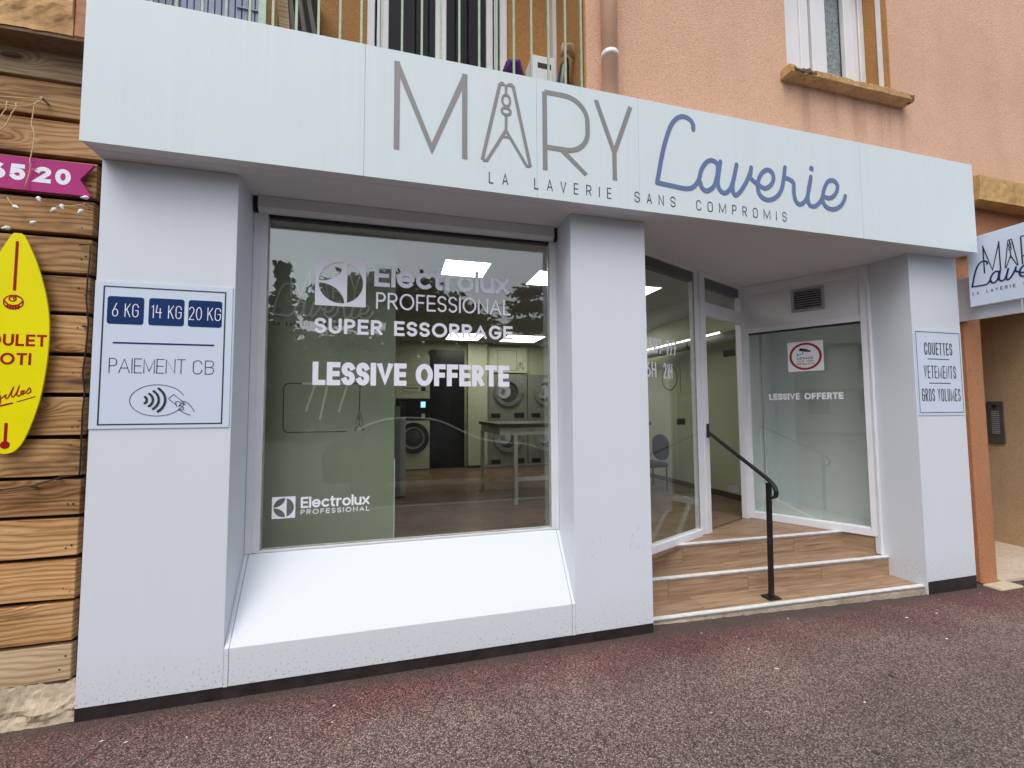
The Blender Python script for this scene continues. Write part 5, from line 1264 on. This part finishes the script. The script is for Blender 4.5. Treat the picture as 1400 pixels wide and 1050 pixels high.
# ================================================================== ACROSS THE STREET (seen only mirrored in the glass)
def tree(x, y, h, r, lab, n, kind='round', zc=None):
    t_ = thing('tree', lab, 'tree', (x, y, -.2))
    random.seed(int(h*100+x))
    limbs = MB().tube([(x,y,-.2),(x+.1,y,h*.35),(x-.1,y,h*.62),(x,y,h*.9)], [h*.035,h*.028,h*.018,.03], 8)
    for k in range(9):
        a = random.uniform(0,2*PI); z = h*random.uniform(.35,.8); L_ = r*random.uniform(.5,.95)
        limbs.tube([(x,y,z),(x+math.cos(a)*L_*.5,y+math.sin(a)*L_*.5,z+L_*.25),(x+math.cos(a)*L_,y+math.sin(a)*L_,z+L_*.35)], [h*.012,h*.007,.02], 5)
    limbs.done('trunk', 'bark', t_)
    lv = MB()
    clumps = []
    for k in range(60):
        if kind == 'cone':
            q = random.random(); z = h*(.12+.88*q); rr = r*(1-q)*random.uniform(.4,1); a = random.uniform(0,2*PI); clumps.append((x+math.cos(a)*rr, y+math.sin(a)*rr, z, .25+.5*(1-q)))
        elif kind == 'flat':
            a = random.uniform(0,2*PI); rr = r*math.sqrt(random.random()); z = h*(.70+.26*math.sqrt(max(0,1-(rr/r)**2))*random.uniform(.4,1)); clumps.append((x+math.cos(a)*rr, y+math.sin(a)*rr, z, .9))
        else:
            a = random.uniform(0,2*PI); rr = r*math.sqrt(random.random()); lev = random.choice((.45,.58,.70,.82,.93)); clumps.append((x+math.cos(a)*rr*(1.15-lev), y+math.sin(a)*rr*(1.15-lev), h*lev, .55))
    for k in range(n):
        c = random.choice(clumps); p = Vector((c[0]+random.gauss(0,c[3]*.6), c[1]+random.gauss(0,c[3]*.6), c[2]+random.gauss(0,c[3]*.33)))
        u = Vector((random.uniform(-1,1),random.uniform(-1,1),random.uniform(-.5,.5))).normalized()*random.uniform(.12,.34)
        v_ = u.cross(Vector((random.uniform(-1,1),random.uniform(-1,1),random.uniform(-1,1)))).normalized()*.16
        lv.add([p-u, p+v_, p+u, p-v_], [(0,1,2,3)])
    lv.done('crown', 'leaf', t_)
tree(-7.0, -26, 10.6, 1.6, 'narrow dark conifer mirrored at the left of the big window', 2600, 'cone')
tree(-.6, -26, 10.2, 4.8, 'broad dark umbrella pine mirrored in the middle of the big window', 9000, 'flat')
tree(3.4, -29, 9.6, 3.4, 'dense dark pine mirrored right of the middle of the window', 4500, 'flat')
tree(9.6, -28, 11.2, 3.2, 'sparse cedar with bare limbs mirrored at the right of the window', 2300, 'layer')
tree(-9.5, -30, 7.0, 3.0, 'low dark tree mirrored at the left edge of the window', 4500, 'round')
tree(5.5, -34, 6.8, 3.6, 'low rounded tree behind the mirrored pines', 5000, 'round')
tree(-4.0, -34, 6.4, 3.6, 'low rounded tree left of the mirrored umbrella pine', 5000, 'round')
hd = thing('street_hedge', 'long dark hedge across the street mirrored in the glass', 'hedge', (0, -31, 0))
random.seed(2); hm = MB()
for k in range(21000):
    p = Vector((random.uniform(-26,26), -31+random.gauss(0,.5), random.uniform(0,7.0+.5*math.sin(k*.37)))); u = Vector((random.uniform(-1,1),random.uniform(-1,1),random.uniform(-1,1))).normalized()*.36
    v_ = u.cross(Vector((random.uniform(-1,1),random.uniform(-1,1),random.uniform(-1,1)))).normalized()*.26
    hm.add([p-u,p+v_,p+u,p-v_], [(0,1,2,3)])
hm.done('foliage', 'leaf', hd)
# apartment block to the left of the camera, mirrored in the side window
fb = thing('far_apartment_block', 'pale apartment block across the street mirrored in the side window', 'building', (-24, -14, 0))
MB().box(-34, -24, -26, 4, -.2, 13).done('wall', 'farwall', fb)
for fl_ in range(4):
    for k in range(9):
        y = -24.5+k*3.1; z = 1.0+fl_*3
        MB().box(-24.0, -23.95, y, y+1.3, z, z+1.6).done('window', 'farglass', fb)
    MB().box(-24, -23.2, -25, 3, 2.75+fl_*3, 2.9+fl_*3).done('balcony', 'farwall', fb)
# parked car
car = thing('parked_car', 'black car parked at the kerb, mirrored in the big window', 'car', (1.0, -6.2, -.22))
prof = [(-1.3,.25),(-1.35,.75),(-1.25,.95),(-.75,1.35),(-.2,1.46),(.7,1.44),(1.25,1.22),(1.75,.98),(2.6,.86),(2.95,.72),(3.02,.35),(2.9,.22)]
MB().prismy([(a, b-.1) for a, b in prof][::-1], -7.0, -5.2).done('body', 'carpaint', car, bevel=.06)
MB().tube([(a, -5.17, b-.09) for a, b in smooth_pts([(-.72,1.22),(-.45,1.34),(-.1,1.42),(.35,1.43),(.8,1.36),(1.3,1.13),(1.75,.97),(2.6,.86),(2.9,.74)],4)], .018, 8).done('roofline_highlight', 'bulb', car)  # pale tube added as a painted highlight along the car's roofline
for x in (-.5, 2.15):
    for y in (-5.2, -7.0):
        w_ = MB().tube([(x,y-.1,.1),(x,y+.1,.1)], .32, 24).done('wheel', 'rubber', car)
for (pp) in ([(-.65,.98),(-.45,1.26),(-.1,1.32),(.25,1.32),(.25,.98)], [(.32,.98),(.32,1.32),(.72,1.30),(1.15,1.08),(1.2,.98)]):
    MB().prismy([(a, b-.05) for a, b in pp][::-1], -5.195, -5.185).done('side_window', 'farglass', car)
